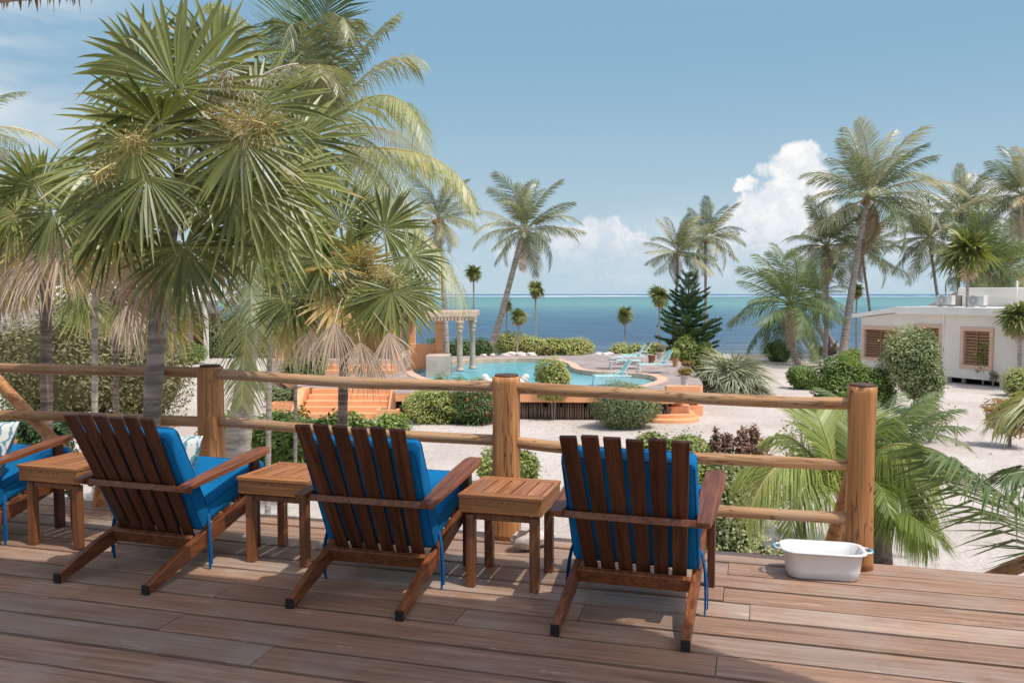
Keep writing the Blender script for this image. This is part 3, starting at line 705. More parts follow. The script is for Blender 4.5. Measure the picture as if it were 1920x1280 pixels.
# conch shell
sh_ = empty('conch_shell', G(992, 1030, DECK) + Vector((0, 0, 0.004)), 0.5, 'white conch shell lying on the deck behind the side table', 'shell')
bm = bmesh.new(); bmesh.ops.create_icosphere(bm, subdivisions=4, radius=1.0)
for v_ in bm.verts:
    x, y, z = v_.co; r_ = 1 + 0.10*mnoise.noise(v_.co*3); a_ = math.atan2(z, y)
    kn = max(0, math.sin(a_*3.5 + x*7))**3*max(0, 1 - abs(x - 0.25)*2.2)
    prof = (1 - 0.55*max(0, x)) if x > 0 else 1 - 0.15*x*x
    v_.co = Vector((x*0.095 + 0.05*max(0, x)**3, y*0.055*r_*prof*(1 + 0.45*kn), 0.048 + z*0.048*r_*prof*(1 + 0.45*kn)))
me = bpy.data.meshes.new('whorl'); bm.to_mesh(me); bm.free(); me.materials.append(M_shell); me.polygons.foreach_set('use_smooth', [True]*len(me.polygons)); inst('whorl', me, sh_)
mb = MB(); ps = []
for i in range(11):
    a = -1.3 + 2.9*i/10; r = 0.075 + 0.012*math.sin(i*2.4)
    ps.append((-0.045 + math.sin(a)*r*0.9, -0.035 - 0.01*math.cos(a*2), 0.05 + math.cos(a)*r*0.75))
vs = []
for i, p in enumerate(ps): vs += [p, (p[0]*0.5 - 0.02, p[1] + 0.02, 0.045 + (p[2] - 0.045)*0.45)]
mb.add(vs, [(2*i, 2*i+2, 2*i+3, 2*i+1) for i in range(10)])
mb.obj('flared_lip', M_shell, sh_, smooth=True, fixn=False); sh_.scale = (1.3, 1.3, 1.3)

# ------------------------------------------------------------------ pool terrace
def fill(outer, holes, z, zf=None):
    bm = bmesh.new(); es = []
    for loop in [outer] + holes:
        vs = [bm.verts.new((p[0], p[1], z)) for p in loop]
        es += [bm.edges.new((vs[i], vs[(i+1) % len(vs)])) for i in range(len(vs))]
    bmesh.ops.triangle_fill(bm, use_beauty=True, use_dissolve=False, edges=es, normal=(0, 0, 1))
    return bm
def bmobj(bm, name, mat, parent=None, loc=None):
    me = bpy.data.meshes.new(name); bmesh.ops.recalc_face_normals(bm, faces=bm.faces); bm.to_mesh(me); bm.free(); me.materials.append(mat)
    o = inst(name, me, parent)
    if loc: o.location = loc
    return o
def smooth_loop(pts, n=4):
    out_ = []; m_ = len(pts)
    for i in range(m_):
        p0, p1, p2, p3 = (Vector(pts[(i + k_ - 1) % m_]) for k_ in range(4))
        for j in range(n):
            t_ = j/n; out_.append(0.5*((2*p1) + (-p0 + p2)*t_ + (2*p0 - 5*p1 + 4*p2 - p3)*t_*t_ + (-p0 + 3*p1 - 3*p2 + p3)*t_**3))
    return out_
terr = empty('pool_terrace', (0, 0, 0), kind='structure')
pool_px = [(780, 690), (850, 677.5), (950, 672.5), (1030, 674), (1062, 681), (1075, 691), (1110, 697), (1170, 699.5), (1212, 703), (1232, 710), (1222, 718), (1185, 725), (1120, 729), (1040, 730), (940, 729), (860, 722), (790, 706)]
pool = smooth_loop([G(u, v_, TER).to_2d().to_3d() for u, v_ in pool_px], 5)
cen = sum(pool, Vector())/len(pool)
def offset(loop, d):
    o_ = []; m_ = len(loop)
    for i in range(m_):
        t_ = (loop[(i+1) % m_] - loop[i-1]).normalized(); nr_ = Vector((t_.y, -t_.x, 0))
        if (loop[i] + nr_*0.1 - cen).length < (loop[i] - cen).length and False: nr_ = -nr_
        o_.append(loop[i] + nr_*d)
    return o_
area = sum(pool[i-1].x*pool[i].y - pool[i].x*pool[i-1].y for i in range(len(pool)))
if area < 0: pool = pool[::-1]
cop = offset(pool, 0.42)
ter_px = [(750, 737), (1110, 739), (1205, 741), (1262, 741), (1300, 733), (1318, 720), (1305, 700), (1290, 684), (1262, 672), (1225, 664), (1150, 663), (1060, 666.5), (900, 667), (780, 668), (640, 672), (500, 690), (560, 724), (590, 727), (735, 729), (742, 737)]
terp = [G(u, v_, TER).to_2d().to_3d() for u, v_ in ter_px]
bmobj(fill(terp, [cop], TER), 'paving', M_pave, terr)
bmobj(fill(cop, [pool], TER + 0.03), 'pool_coping', M_coping, terr)
mb = MB()
m_ = len(cop); mb.add([(p.x, p.y, TER - 0.02) for p in cop] + [(p.x, p.y, TER + 0.03) for p in cop], [(i, (i+1) % m_, (i+1) % m_ + m_, i + m_) for i in range(m_)]); mb.obj('coping_edge', M_coping, terr)
m, t, b = base('pool_plaster'); v = objc(t)
vo = t.nodes.new('ShaderNodeTexVoronoi'); vo.feature = 'DISTANCE_TO_EDGE'; t.links.new(vmth(t, 'ADD', v, vmth(t, 'SCALE', nz(t, v, 1.5, 3, 0.5).outputs['Color'], scale=0.8).outputs[0]).outputs[0], vo.inputs['Vector']); vo.inputs['Scale'].default_value = 1.6
t.links.new(mixc(t, nz(t, v, 0.4, 3, 0.5).outputs['Fac'], (0.30, 0.64, 0.66), (0.42, 0.72, 0.74)), b.inputs['Base Color']); b.inputs['Roughness'].default_value = 0.7
mb = MB(); m_ = len(pool); mb.add([(p.x, p.y, -0.5) for p in pool] + [(p.x, p.y, TER + 0.03) for p in pool], [(i, (i+1) % m_, (i+1) % m_ + m_, i + m_) for i in range(m_)]); mb.obj('pool_wall', M_coping, terr)
bmobj(fill(pool, [], -0.45), 'pool_floor', m, terr)
# water: shallow shelf on the right is paler
m, t, b = base('pool_water'); v = objc(t)
geo = t.nodes.new('ShaderNodeNewGeometry'); sp = t.nodes.new('ShaderNodeSeparateXYZ'); t.links.new(geo.outputs['Position'], sp.inputs[0])
dep = mrange(t, mth(t, 'ADD', sp.outputs['X'], mth(t, 'MULTIPLY', mth(t, 'SUBTRACT', 34.0, sp.outputs['Y']), 0.30)), 1.0, 3.0)
c = mixc(t, dep, (0.045, 0.40, 0.46), (0.20, 0.50, 0.56))
rp_ = nz(t, v, 2.2, 5, 0.6, 0.5)
c = mixc(t, mrange(t, rp_.outputs['Fac'], 0.4, 0.65, 0, 0.25), c, (0.32, 0.62, 0.66))
t.links.new(c, b.inputs['Base Color']); b.inputs['Roughness'].default_value = 0.12; b.inputs['IOR'].default_value = 1.33; b.inputs['Specular IOR Level'].default_value = 0.35
bump(t, b, rp_.outputs['Fac'], 0.35, 0.08)
bmobj(fill(offset(pool, -0.02), [], TER - 0.17), 'pool_water', m, terr)['kind'] = 'structure'
# edge band, wall coloured black for the recess shade, and stick palisade under the front edge
front = [terp[19], terp[0], terp[1], terp[2]]
mb = MB()
def band(mb, a, b_, z0, z1, th=0.25):
    d = (b_ - a).normalized(); n_ = Vector((-d.y, d.x, 0))*th
    c0 = [a, b_, b_ + n_, a + n_]
    mb.add([(p.x, p.y, z) for z in (z0, z1) for p in c0], [(0, 3, 2, 1), (4, 5, 6, 7)] + [(i, (i+1) % 4, (i+1) % 4 + 4, i + 4) for i in range(4)])
loop2 = terp
for i in range(len(loop2)):
    a, b_ = loop2[i], loop2[(i+1) % len(loop2)]
    if i == 13 or i == 14 or i == 15: pass
    band(mb, a, b_, TER - 0.28, TER - 0.006, 0.2)
mb.obj('edge_beam', M_orange, terr)
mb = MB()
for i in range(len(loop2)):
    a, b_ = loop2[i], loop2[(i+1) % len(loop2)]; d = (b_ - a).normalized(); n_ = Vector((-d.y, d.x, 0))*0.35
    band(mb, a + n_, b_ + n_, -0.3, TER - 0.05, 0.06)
mb.obj('recess_shade_wall', M_dark, terr)
pal = empty('stick_palisade', (terp[0] + terp[1])/2, 0, 'palisade of upright grey-brown sticks under the pool terrace edge', 'palisade')
rs = random.Random(4); protos = []
for i in range(5):
    mb = MB(); mb.tube([(rs.uniform(-.01, .01), rs.uniform(-.01, .01), -0.05), (rs.uniform(-.012, .012), 0, 0.35), (0, 0, 0.70)], [0.034, 0.036, 0.030], 6); protos.append(mb.mesh('stick', M_palis, smooth=True))
for a, b_ in ((terp[0], terp[1]), (terp[1], terp[2]), (terp[2], terp[3])):
    d = (b_ - a); L = d.length; d.normalize(); n_ = Vector((-d.y, d.x, 0)); k_ = int(L/0.083)
    for i in range(k_):
        hh = rs.uniform(0.80, 0.90) if rs.random() > 0.12 else 0.62
        M = Matrix.Translation(a + d*(i + 0.5)*L/k_ + n_*(0.24 + rs.uniform(-.012, .012)) - pal.location) @ Matrix.Diagonal((rs.uniform(.85, 1.15), rs.uniform(.85, 1.15), hh, 1))
        inst('stick', protos[rs.randrange(5)], pal, M)
# left steps (straight)
stp = empty('terrace_steps', G(655, 770, 0), 0, 'straight flight of orange rendered steps on the left of the pool terrace', 'steps')
tl, tr = G(588, 727.5, TER), G(733, 729, TER)
for i in range(5):
    z1 = TER - 0.010 - 0.18*i; y0 = tl.y - 0.30*i
    xa = tl.x - 0.02 - 0.06*i; xb = tr.x + 0.0
    mb = MB(); mb.box(((xa + xb)/2 - stp.location.x, y0 + 0.15 - 0.3/2 - 0.0 - stp.location.y, z1/2 - 0.1), (xb - xa, 0.31, z1 + 0.2)); mb.obj('step', M_orange, stp, bevel=0.012)
for xx, zz in ((tl.x - 0.32, 0.0), (tr.x + 0.17, 0.0)):
    mb = MB(); mb.prism([(tl.y + 0.2, -0.2), (tl.y + 0.2, TER + 0.02), (tl.y - 0.55, TER + 0.02), (tl.y - 1.15, 0.45), (tl.y - 1.5, 0.2), (tl.y - 1.5, -0.2)], 0, xx - 0.14, xx + 0.14)
    mb.v = [(a - stp.location.x, b_ - stp.location.y, c_) for a, b_, c_ in mb.v]; mb.obj('side_wall', M_orange, stp, bevel=0.015)
def planter(u0, u1, vb, h, dy, lab):
    a, b_ = G(u0, vb, 0), G(u1, vb, 0); w_ = b_.x - a.x
    o = empty('planter_box', ((a.x + b_.x)/2, a.y + dy/2, 0), 0, lab, 'planter', 'orange rendered planter boxes')
    mb = MB(); 
    mb.box((0, -dy/2 + .06, h/2 - .05), (w_, 0.12, h + .1)); mb.box((0, dy/2 - .06, h/2 - .05), (w_, 0.12, h + .1)); mb.box((-w_/2 + .06, 0, h/2 - .05), (0.118, dy - .24, h + .098)); mb.box((w_/2 - .06, 0, h/2 - .05), (0.118, dy - .24, h + .098))
    mb.obj('box', M_orange, o)
    mb = MB(); mb.box((0, 0, h/2 - 0.08), (w_ - .24, dy - .24, h)); mb.obj('soil', M_bark, o)
planter(704, 748, 788, 0.36, 1.0, 'small orange rendered planter box at the foot of the straight steps')
planter(1288, 1318, 779, 0.35, 0.9, 'low orange rendered box at the right end of the curved steps')
planter(505, 560, 772, 0.3, 0.7, 'low orange rendered box left of the straight steps among grey shrubs')
# right steps (rounded)
st2_ = empty('curved_steps', G(1262, 790, 0), 0, 'rounded tier of orange rendered steps at the right of the pool terrace', 'steps')
ctr = G(1252, 735, TER)
for i in range(4):
    z1 = TER - 0.225*(i+1) + 0.02; rx, ry = 0.66 + 0.14*i, 0.25 + 0.36*i
    if z1 < 0.1: z1 = 0.12
    pts = []
    for k_ in range(28):
        a = math.pi + math.pi*k_/27; ex = 2.6
        cx, sy = math.cos(a), math.sin(a); q_ = (abs(cx)**ex + abs(sy)**ex)**(-1/ex)
        pts.append((ctr.x - 0.05 + cx*q_*rx, ctr.y + sy*q_*ry))
    pts += [(pts[-1][0], ctr.y + 0.3), (pts[0][0], ctr.y + 0.3)]
    mb = MB(); mb.prism([(p[0] - st2_.location.x, p[1] - st2_.location.y) for p in pts], 2, -0.2, z1); mb.obj('step', M_orange, st2_, bevel=0.015)
a, b_ = G(1250, 741, TER), G(1300, 733, TER)
mb = MB(); p = Vector(((a.x + b_.x)/2, a.y + 0.25, TER + 0.13)) - st2_.location; mb.box(p, (1.15, 0.3, 0.34)); mb.obj('low_wall', M_orange, st2_, bevel=0.012)
# upper terrace and orange steps behind the middle palm, pool bar
bar = empty('pool_bar', G(680, 690, TER), 0, 'orange pillared pool bar on a raised platform behind the middle fan palm', 'building')
BL = bar.location
def bx(name, x0, x1, y0, y1, z0, z1, mat, par, bev=0.01):
    mb = MB(); mb.box(((x0+x1)/2 - par.location.x, (y0+y1)/2 - par.location.y, (z0+z1)/2 - par.location.z), (x1-x0, y1-y0, z1-z0)); return mb.obj(name, mat, par, bevel=bev)
bx('platform', -10.5, -4.9, 37.0, 47.0, 0.0, TER + 0.55, M_concrete, bar)
bx('step', -8.0, -5.0, 36.4, 36.998, 0.0, TER + 0.36, M_orange, bar); bx('step', -8.0, -5.0, 35.9, 36.398, 0.0, TER + 0.18, M_orange, bar)
for (x, y) in ((-10.2, 37.4), (-5.05, 37.3), (-10.2, 43.5), (-5.1, 43.5)): bx('pillar', x - 0.17, x + 0.17, y - 0.17, y + 0.17, TER + 0.5, 3.55, M_orange, bar)
bx('roof_slab', -10.9, -4.6, 37.0, 44.5, 3.55, 3.8, M_concrete, bar); bx('counter', -9.2, -6.0, 42.0, 42.5, TER + 0.55, TER + 1.6, M_orange, bar); bx('back_wall', -10.0, -5.3, 44.0, 44.2, TER + 0.55, 3.55, M_cream, bar)
# pergola
pg = empty('pergola', P(862, 690, 37.6), 0, 'pergola of two grey stone columns and an orange pillar beside the pool', 'pergola')
pg.location.z = TER
def col(u, y):
    p = P(u, 650, y); x = p.x
    mb = MB(); H_ = 3.12 - TER
    mb.lathe([(0.17, 0), (0.17, 0.08), (0.135, 0.12), (0.132, 0.2), (0.118, H_ - 0.50), (0.145, H_ - 0.46), (0.125, H_ - 0.42), (0.13, H_ - 0.34), (0.165, H_ - 0.30), (0.14, H_ - 0.26), (0.15, H_ - 0.16), (0.20, H_ - 0.08), (0.20, H_)], 14)
    o = mb.obj('column', M_stone, pg, smooth=True); o.location = (x - pg.location.x, y - pg.location.y, 0)
col(862, 37.6); col(886, 38.7)
x0 = P(825, 650, 39).x
bx('pillar', x0 - 0.16, x0 + 0.16, 38.4, 38.75, TER, 3.12, M_orange, pg)
for i in range(6):
    z = TER + 0.55 + i*0.28
    bx('pillar_block', x0 - 0.19, x0 + 0.19, 38.37, 38.78, z, z + 0.12, M_orange, pg, 0.02)
bx('lattice_wall', x0 - 1.3, x0 - 0.17, 38.5, 38.65, TER, TER + 1.15, M_orange, pg)
bx('ramp_wall', P(800, 650, 37).x, P(843, 650, 37).x, 36.6, 38.2, TER - 0.3, TER + 0.75, M_concrete, pg)
for i in range(15):
    s = i/14; pa = P(795 + 92*s, 0, 37.3 + 1.2*s); x = pa.x; y = 37.0 + 1.3*s
    mb = MB(); mb.box((x - pg.location.x, y + 1.2 - pg.location.y, 3.20 - TER), (0.10, 2.9, 0.14)); mb.obj('beam', M_stone, pg)
a = P(795, 590, 37.0); b_ = P(893, 590, 38.2)
d = (b_ - a); L = Vector((d.x, d.y, 0)).length; an = math.atan2(d.y, d.x)
for off_ in (0.0, 2.3):
    mb = MB(); mb.box((0, 0, 0), (L, 0.30, 0.26)); o = mb.obj('cornice', M_stone, pg, bevel=0.03, bseg=2)
    M = Matrix.Rotation(an, 4, 'Z'); M.translation = Vector(((a.x + b_.x)/2 - pg.location.x, (a.y + b_.y)/2 + off_ - pg.location.y, 3.42 - TER)); o.matrix_local = M
# ------------------------------------------------------------------ loungers
def make_lounger(back_deg):
    lo = empty('pool_lounger')
    for s in (-1, 1):
        mb = MB(); mb.tube([(-0.55, s*0.3, 0.36), (0.75, s*0.3, 0.36)], 0.022, 6); mb.obj('side_rail', M_steel, lo)
        for x in (-0.42, 0.68): mb = MB(); mb.tube([(x, s*0.3, 0.36), (x + (0.07 if x > 0 else -0.07), s*0.3, 0.0)], 0.02, 6); mb.obj('leg', M_steel, lo)
        c_, s_ = math.cos(back_deg), math.sin(back_deg)
        mb = MB(); mb.tube([(0.75 - 0.62, s*0.3, 0.36), (0.13, s*0.3, 0.36)], 0.01, 4)
        mb = MB(); mb.tube([(-0.55 + 0.35, s*0.30, 0.37), (-0.20 - 0.68*c_, s*0.30, 0.37 + 0.68*s_)], 0.02, 6); mb.obj('back_rail', M_steel, lo)
        mb = MB(); mb.tube(bez([(-0.40, s*0.33, 0.37 + 0.2*s_*0.6), (-0.30, s*0.34, 0.56), (0.05, s*0.34, 0.56), (0.08, s*0.33, 0.37)], 8), 0.014, 5); mb.obj('armrest', M_steel, lo)
    for (y0, y1, mt) in ((-0.285, -0.12, M_teal), (-0.118, -0.042, M_tealp), (-0.04, 0.04, M_teal), (0.042, 0.118, M_tealp), (0.12, 0.285, M_teal)):
        mb = MB(); mb.box((0.275, (y0+y1)/2, 0.372), (0.95, y1-y0, 0.012)); mb.obj('seat_sling', mt, lo)
        mb = MB(); mb.box((0, 0, 0), (0.66, y1-y0, 0.012)); o = mb.obj('back_sling', mt, lo)
        M = Matrix.Rotation(back_deg, 4, 'Y'); M.translation = Vector((-0.20 - 0.33*math.cos(back_deg), (y0+y1)/2, 0.378 + 0.33*math.sin(back_deg))); o.matrix_local = M
    return lo
L1 = make_lounger(math.radians(26)); L2 = make_lounger(math.radians(58))
g_ = 'teal and white pool loungers on the terrace'
for o, (u, v_, z), rz, lab in ((L1, (1166, 691, TER), 3, 'teal pool lounger with its low back raised at the left end'),
        (L2, (1186, 683, TER), 176, 'teal pool lounger behind, nearest the hedge, back raised beside the stump table'),
        (None, (1198, 679.5, TER), 172, 'farthest teal pool lounger, its back just behind another by the potted plant'),
        (None, (1232, 699, TER), 183, 'teal pool lounger standing alone right of the red stump table'),
        (None, (1152, 722, TER - 0.16), 186, 'teal pool lounger at the shallow pool edge above the round sage bush')):
    if o is None: o = copy_tree(L2)
    o.location = G(u, v_, z); o.rotation_euler = (0, 0, math.radians(rz)); o.scale = (1.1, 1.0, 1.05); tag(o, lab, 'lounger', g_)
stm = empty('stump_table', G(1222, 684, TER), 0, 'red-brown tree stump table between the pool loungers', 'stump table')
mb = MB(); mb.lathe([(0.19, 0), (0.16, 0.1), (0.155, 0.3), (0.19, 0.45), (0.19, 0.47)], 12); mb.obj('stump', M_stump, stm, smooth=True)
# white pool ornaments
for (u, v_, sgn, lab) in ((975, 727, 1, 'white rounded bird ornament on the near pool edge, right of the middle post'), (921, 727, -1, 'white rounded bird ornament on the near pool edge, left of the middle post')):
    o = empty('bird_ornament', G(u, v_, TER) + Vector((0, -0.1, 0.03)), 0, lab, 'ornament', 'white bird ornaments on the pool edge')
    bm = bmesh.new()
    for (c_, r_) in (((0, 0, 0.16), (0.26, 0.16, 0.16)), ((0.17*sgn, 0, 0.30), (0.13, 0.12, 0.14)), ((0.22*sgn, 0, 0.38), (0.12, 0.11, 0.11)), ((-0.2*sgn, 0, 0.2), (0.12, 0.1, 0.1))):
        bmesh.ops.create_icosphere(bm, subdivisions=3, radius=1.0, matrix=Matrix.Translation(c_) @ Matrix.Diagonal((*r_, 1)))
    me = bpy.data.meshes.new('body'); bm.to_mesh(me); bm.free(); me.materials.append(M_white); me.polygons.foreach_set('use_smooth', [True]*len(me.polygons)); inst('body', me, o)

# ------------------------------------------------------------------ right-hand cottage
cot = empty('white_cottage', (0, 0, 0), 0, 'cream walled cottage with pink trimmed louvred windows on the right', 'house')
c0 = Vector((18.8, 45.9, 0)); dv = Vector((0.476, -0.88, 0)).normalized(); nv = Vector((-0.88, -0.476, 0)).normalized()   # nv faces out
cot.location = c0; cot.rotation_euler = (0, 0, math.atan2(dv.y, dv.x))
# local: x along the wall, y = inward (left of dv is outward? inward is +y when rotated) 
inw = Vector((-dv.y, dv.x, 0))          # local +y
LW = 15.0
def hb(name, x0, x1, y0, y1, z0, z1, mat, par=cot, bev=0.0):
    mb = MB(); mb.box(((x0+x1)/2, (y0+y1)/2, (z0+z1)/2), (x1-x0, y1-y0, z1-z0)); return mb.obj(name, mat, par, bevel=bev)
def wall_x(u, off=0.0):       # distance along the wall for a picture column
    r = ray(u, 650); a = r.x/r.y    # solve (c0+dv*s).x = a*(c0+dv*s).y
    q_ = c0 + Vector((-dv.y, dv.x, 0))*off; return (a*q_.y - q_.x)/(dv.x - a*dv.y)
s1 = wall_x(1685); sw = wall_x(1768)
holes = [(wall_x(1622), wall_x(1682), 0.95, 2.42), (wall_x(1719), wall_x(1761), 0.80, 2.62), (wall_x(1808), wall_x(1856), 0.95, 2.55), (10.3, 11.7, 0.95, 2.5)]
zt = 3.32
xs_ = sorted([0, LW] + [h for q in holes for h in q[:2]])
mb = MB()
def wallpiece(x0, x1, z0, z1):
    if z1 - z0 > 0.01 and x1 - x0 > 0.01: mb.box(((x0+x1)/2, 0.1, (z0+z1)/2), (x1-x0, 0.2, z1-z0))
cur = 0.0
for (a, b_, z0, z1) in holes:
    wallpiece(cur, a, 0.28, zt if a > s1 else 3.0); wallpiece(a, b_, 0.28, z0); wallpiece(a, b_, z1, zt if a > s1 - .3 else 3.0); cur = b_
wallpiece(cur, LW, 0.28, zt)
mb.obj('wall', M_cream, cot)
mb = MB(); mb.prism([(-0.002, 2.9), (s1 - 0.002, 2.9), (s1 - 0.002, 3.34), (-0.002, 3.02)], 1, 0.004, 0.196); mb.obj('gable_wall', M_cream, cot)
hb('wall', 0, 0.2, 0.2, 9, 0.28, 2.98, M_cream); hb('wall', LW - 0.2, LW, 0.2, 9, 0.28, zt, M_cream)
hb('wall', sw - 0.02, sw + 0.05, -0.06, 0.0, 0.3, zt, M_white)
for x0, x1 in ((0, 2.2), (4.1, 4.7), (sw - 0.4, sw + 0.25), (wall_x(1876), wall_x(1876) + 0.8), (11, 15)): hb('foundation', x0, x1, 0.02, 0.4, -0.2, 0.279, M_cream)
hb('crawl_shade_block', 0.1, LW - 0.1, 0.6, 8.5, -0.1, 0.27, M_dark)  # solid block, coloured near-black for the shade under the floor
mb = MB(); mb.prism([(-0.35, 3.03), (s1, 3.36), (s1, 3.62), (-0.35, 3.20)], 1, -0.35, 9.2); mb.obj('roof', M_white, cot, bevel=0.01)
r2 = hb('roof', s1 + 0.003, LW + 0.3, -0.35, 9.2, 3.3, 3.66, M_white, bev=0.01)
ux = wall_x(1793, 3.05); up = hb('upper_storey', ux + 0.15, LW, 3.2, 8.8, 3.66, 4.25, M_white); hb('parapet', ux, LW + 0.2, 3.05, 9.0, 4.22, 4.62, M_white, bev=0.02)
mb = MB(); mb.prism([(ux - 1.9, 3.66), (ux - 0.003, 4.56), (ux - 0.003, 3.66)], 1, 3.3, 8.6); mb.obj('side_roof', M_thatch, cot)
mb = MB(); mb.tube([(wall_x(1903, 3.0), 3.0, 4.2), (wall_x(1903, 3.0), 3.0, 4.95)], 0.05, 8); mb.obj('vent_pipe', M_white, cot)
for (a, b_, z0, z1) in holes:
    w_ = empty('window'); w_.parent = cot; w_.location = ((a+b_)/2, 0, (z0+z1)/2); W_, H_ = b_-a, z1-z0
    for nm, c_, d_ in (('frame', (0, -0.03, H_/2 + 0.09), (W_ + 0.36, 0.10, 0.18)), ('frame', (0, -0.03, -H_/2 - 0.09), (W_ + 0.36, 0.12, 0.18)), ('frame', (-W_/2 - 0.09, -0.03, 0), (0.18, 0.10, H_ - 0.004)), ('frame', (W_/2 + 0.09, -0.03, 0), (0.18, 0.10, H_ - 0.004)), ('mullion', (0, 0.02, 0), (0.06, 0.05, H_))):
        mb = MB(); mb.box(c_, d_); mb.obj(nm, M_pinkfr if nm == 'frame' else M_louver, w_, bevel=0.008)
    mb = MB(); mb.box((0, 0.16, 0), (W_, 0.02, H_)); mb.obj('dark_backing', M_dark, w_)  # opaque near-black sheet closing the opening behind the louvres
    mb = MB(); k_ = 11
    for i in range(k_):
        for sgn in (-1, 1): mb.box((sgn*W_/4, 0.06, -H_/2 + (i + 0.5)*H_/k_), (W_/2 - 0.07, 0.12, 0.017), rotm(rx=1.0))
    o = mb.obj('louvres', M_louver, w_); o['kind'] = 'stuff'
def ac(x, y, z, lab, rz):
    o = empty('air_conditioner', cot.matrix_basis @ Vector((x, y, z)), cot.rotation_euler[2] + rz, lab, 'air conditioner', 'air conditioning units on the cottage roof')
    mb = MB(); mb.box((0, 0, 0.33), (0.85, 0.32, 0.46)); mb.obj('casing', M_ac, o, bevel=0.02)
    for k_ in (-1, 1): mb = MB(); mb.box((k_*0.3, 0, 0.015), (0.06, 0.34, 0.03)); mb.obj('foot', M_acg, o)
    mb = MB(); 
    mb.tube([(-0.12, -0.162, 0.33), (-0.12, -0.175, 0.33)], 0.24, 20); f_ = mb.obj('fan_grille', M_acg, o)
    mb = MB(); mb.tube([(-0.12, -0.176, 0.33), (-0.12, -0.182, 0.33)], 0.06, 10); mb.obj('hub', M_ac, f_)
bpy.context.view_layer.update()
ac(wall_x(1771, 1.6), 1.6, 3.66, 'grey fronted air conditioner on the cottage roof, the left one of the pair', 0.0)
ac(wall_x(1830, 1.6), 1.6, 3.66, 'white air conditioner on the cottage roof, right one of the pair by the palm trunk', 0.0)
# ------------------------------------------------------------------ left cottage behind the bushes
lc = empty('low_white_bungalow', (-30, 55, 0), 0, 'long white bungalow with red-brown shutters beyond the round bush at left', 'house')
hb2 = lambda *a, **k: hb(*a, par=lc, **k)
hb2('wall', -22, 8.0, 0.0, 0.25, 0, 3.9, M_cream); hb2('wall', 7.75, 8.0, 0.25, 9, 0, 3.9, M_cream); hb2('porch_wall', 8.3, 10.0, 3.0, 3.2, 0, 3.0, M_louver)
mb = MB(); mb.prism([(-0.6, 3.85), (9, 3.9), (9, 4.9), (4.2, 4.75), (-0.6, 4.25)], 0, -22.6, 10.6); mb.obj('roof', M_white, lc, bevel=0.02)
hb2('porch_post', 10.2, 10.45, -0.3, -0.05, 0, 3.84, M_cream)
for x0, x1 in ((5.1, 6.6), (-6, -4.5), (-14, -12.5)):
    f_ = hb2('window', x0, x1, -0.06, 0.0, 1.55, 2.9, M_pinkfr)
    mb = MB(); mb.box(((x0+x1)/2, -0.085, 2.22), (x1 - x0 - 0.16, 0.04, 1.18)); mb.obj('shutter', M_redlouver, f_)
    for sgn in (-.5, 0, .5): mb = MB(); mb.box(((x0+x1)/2 + sgn*0.45*1.0, -0.11, 2.22), (0.03, 0.02, 1.18)); mb.obj('mullion', M_pinkfr, f_)

# ================================================================== VEGETATION
UP = Vector((0, 0, 1))
def fan_blade(mb, hub, Y, Nn, R, n=32, spread=2.45, droop=0.25, fused=0.50, rnd=R_, tint=0.5, fold=0.25, wmul=1.0):
    """palmate blade: narrow folded segments radiating from the hub; tips sag under gravity"""
    Y = Y.normalized(); Nn = (Nn - Y*Nn.dot(Y)).normalized(); X = Y.cross(Nn)
    dth = 2*spread/n
    for i in range(n):
        th = -spread + dth*(i + 0.5) + rnd.uniform(-.03, .03)
        Ri = R*(1 - 0.22*(abs(th)/spread)**2)*rnd.uniform(0.88, 1.06)
        tw = rnd.uniform(-.25, .25)
        d = (X*math.sin(th) + Y*math.cos(th) + Nn*(0.10*math.cos(th*2) + rnd.uniform(-.05, .05))).normalized()
        s = (X*math.cos(th) - Y*math.sin(th)); s = (s + Nn*tw).normalized()
        dr = droop*rnd.uniform(0.5, 1.6) + (0.35 if rnd.random() < 0.12 else 0)
        wmax = fused*Ri*math.tan(dth/2)*1.08*wmul
        rows = []; brk = rnd.uniform(0.25, 0.6) if rnd.random() < 0.16 else 0.0; side = rnd.uniform(-.10, .10)
        for q, (f, w_) in enumerate(((0.03, 0.06), (fused, 1.0), (0.70, 0.76), (0.88, 0.40), (1.0, 0.03))):
            p = hub + d*(Ri*f) - UP*(Ri*dr*f**2.6) - UP*(Ri*brk*max(0, f - 0.62)) - d*(Ri*brk*0.5*max(0, f - 0.62)) + s*(Ri*side*f*f)
            rows.append((p - s*(wmax*w_), p - Nn*(wmax*w_*fold*2.0), p + s*(wmax*w_)))
        t_ = min(1, max(0, tint + rnd.uniform(-.16, .16)))
        vs = [v_ for r in rows for v_ in r]; tp = rnd.random() < 0.42; tb = min(1, t_ + 0.18)
        mb.add(vs, [(3*q + j, 3*q + j + 1, 3*q + j + 4, 3*q + j + 3) for q in range(4) for j in (0, 1)], [tb]*3 + [t_]*6 + [min(1, t_ + (0.25 if tp else 0))]*3 + [1.0 if tp else t_]*3)
def fan_leaf(parent, C0, hub, Y, Nn, R, mat, rnd, petiole=True, **kw):
    mb = MB()
    if petiole:
        midp = (C0 + hub)/2 + UP*0.06*(hub - C0).length
        mb.tube(bez([C0, midp, hub], 5), [0.012*R/0.55, 0.010*R/0.55, 0.008*R/0.55, 0.007*R/0.55, 0.006*R/0.55], 4, tint=0.62, cap=False)
    fan_blade(mb, hub, Y, Nn, R, rnd=rnd, **kw)
    o = parent.location if parent else Vector()
    mb.v = [(a - o.x, b_ - o.y, c_ - o.z) for a, b_, c_ in mb.v]
    return mb.obj('leaf', mat, parent, fixn=False)
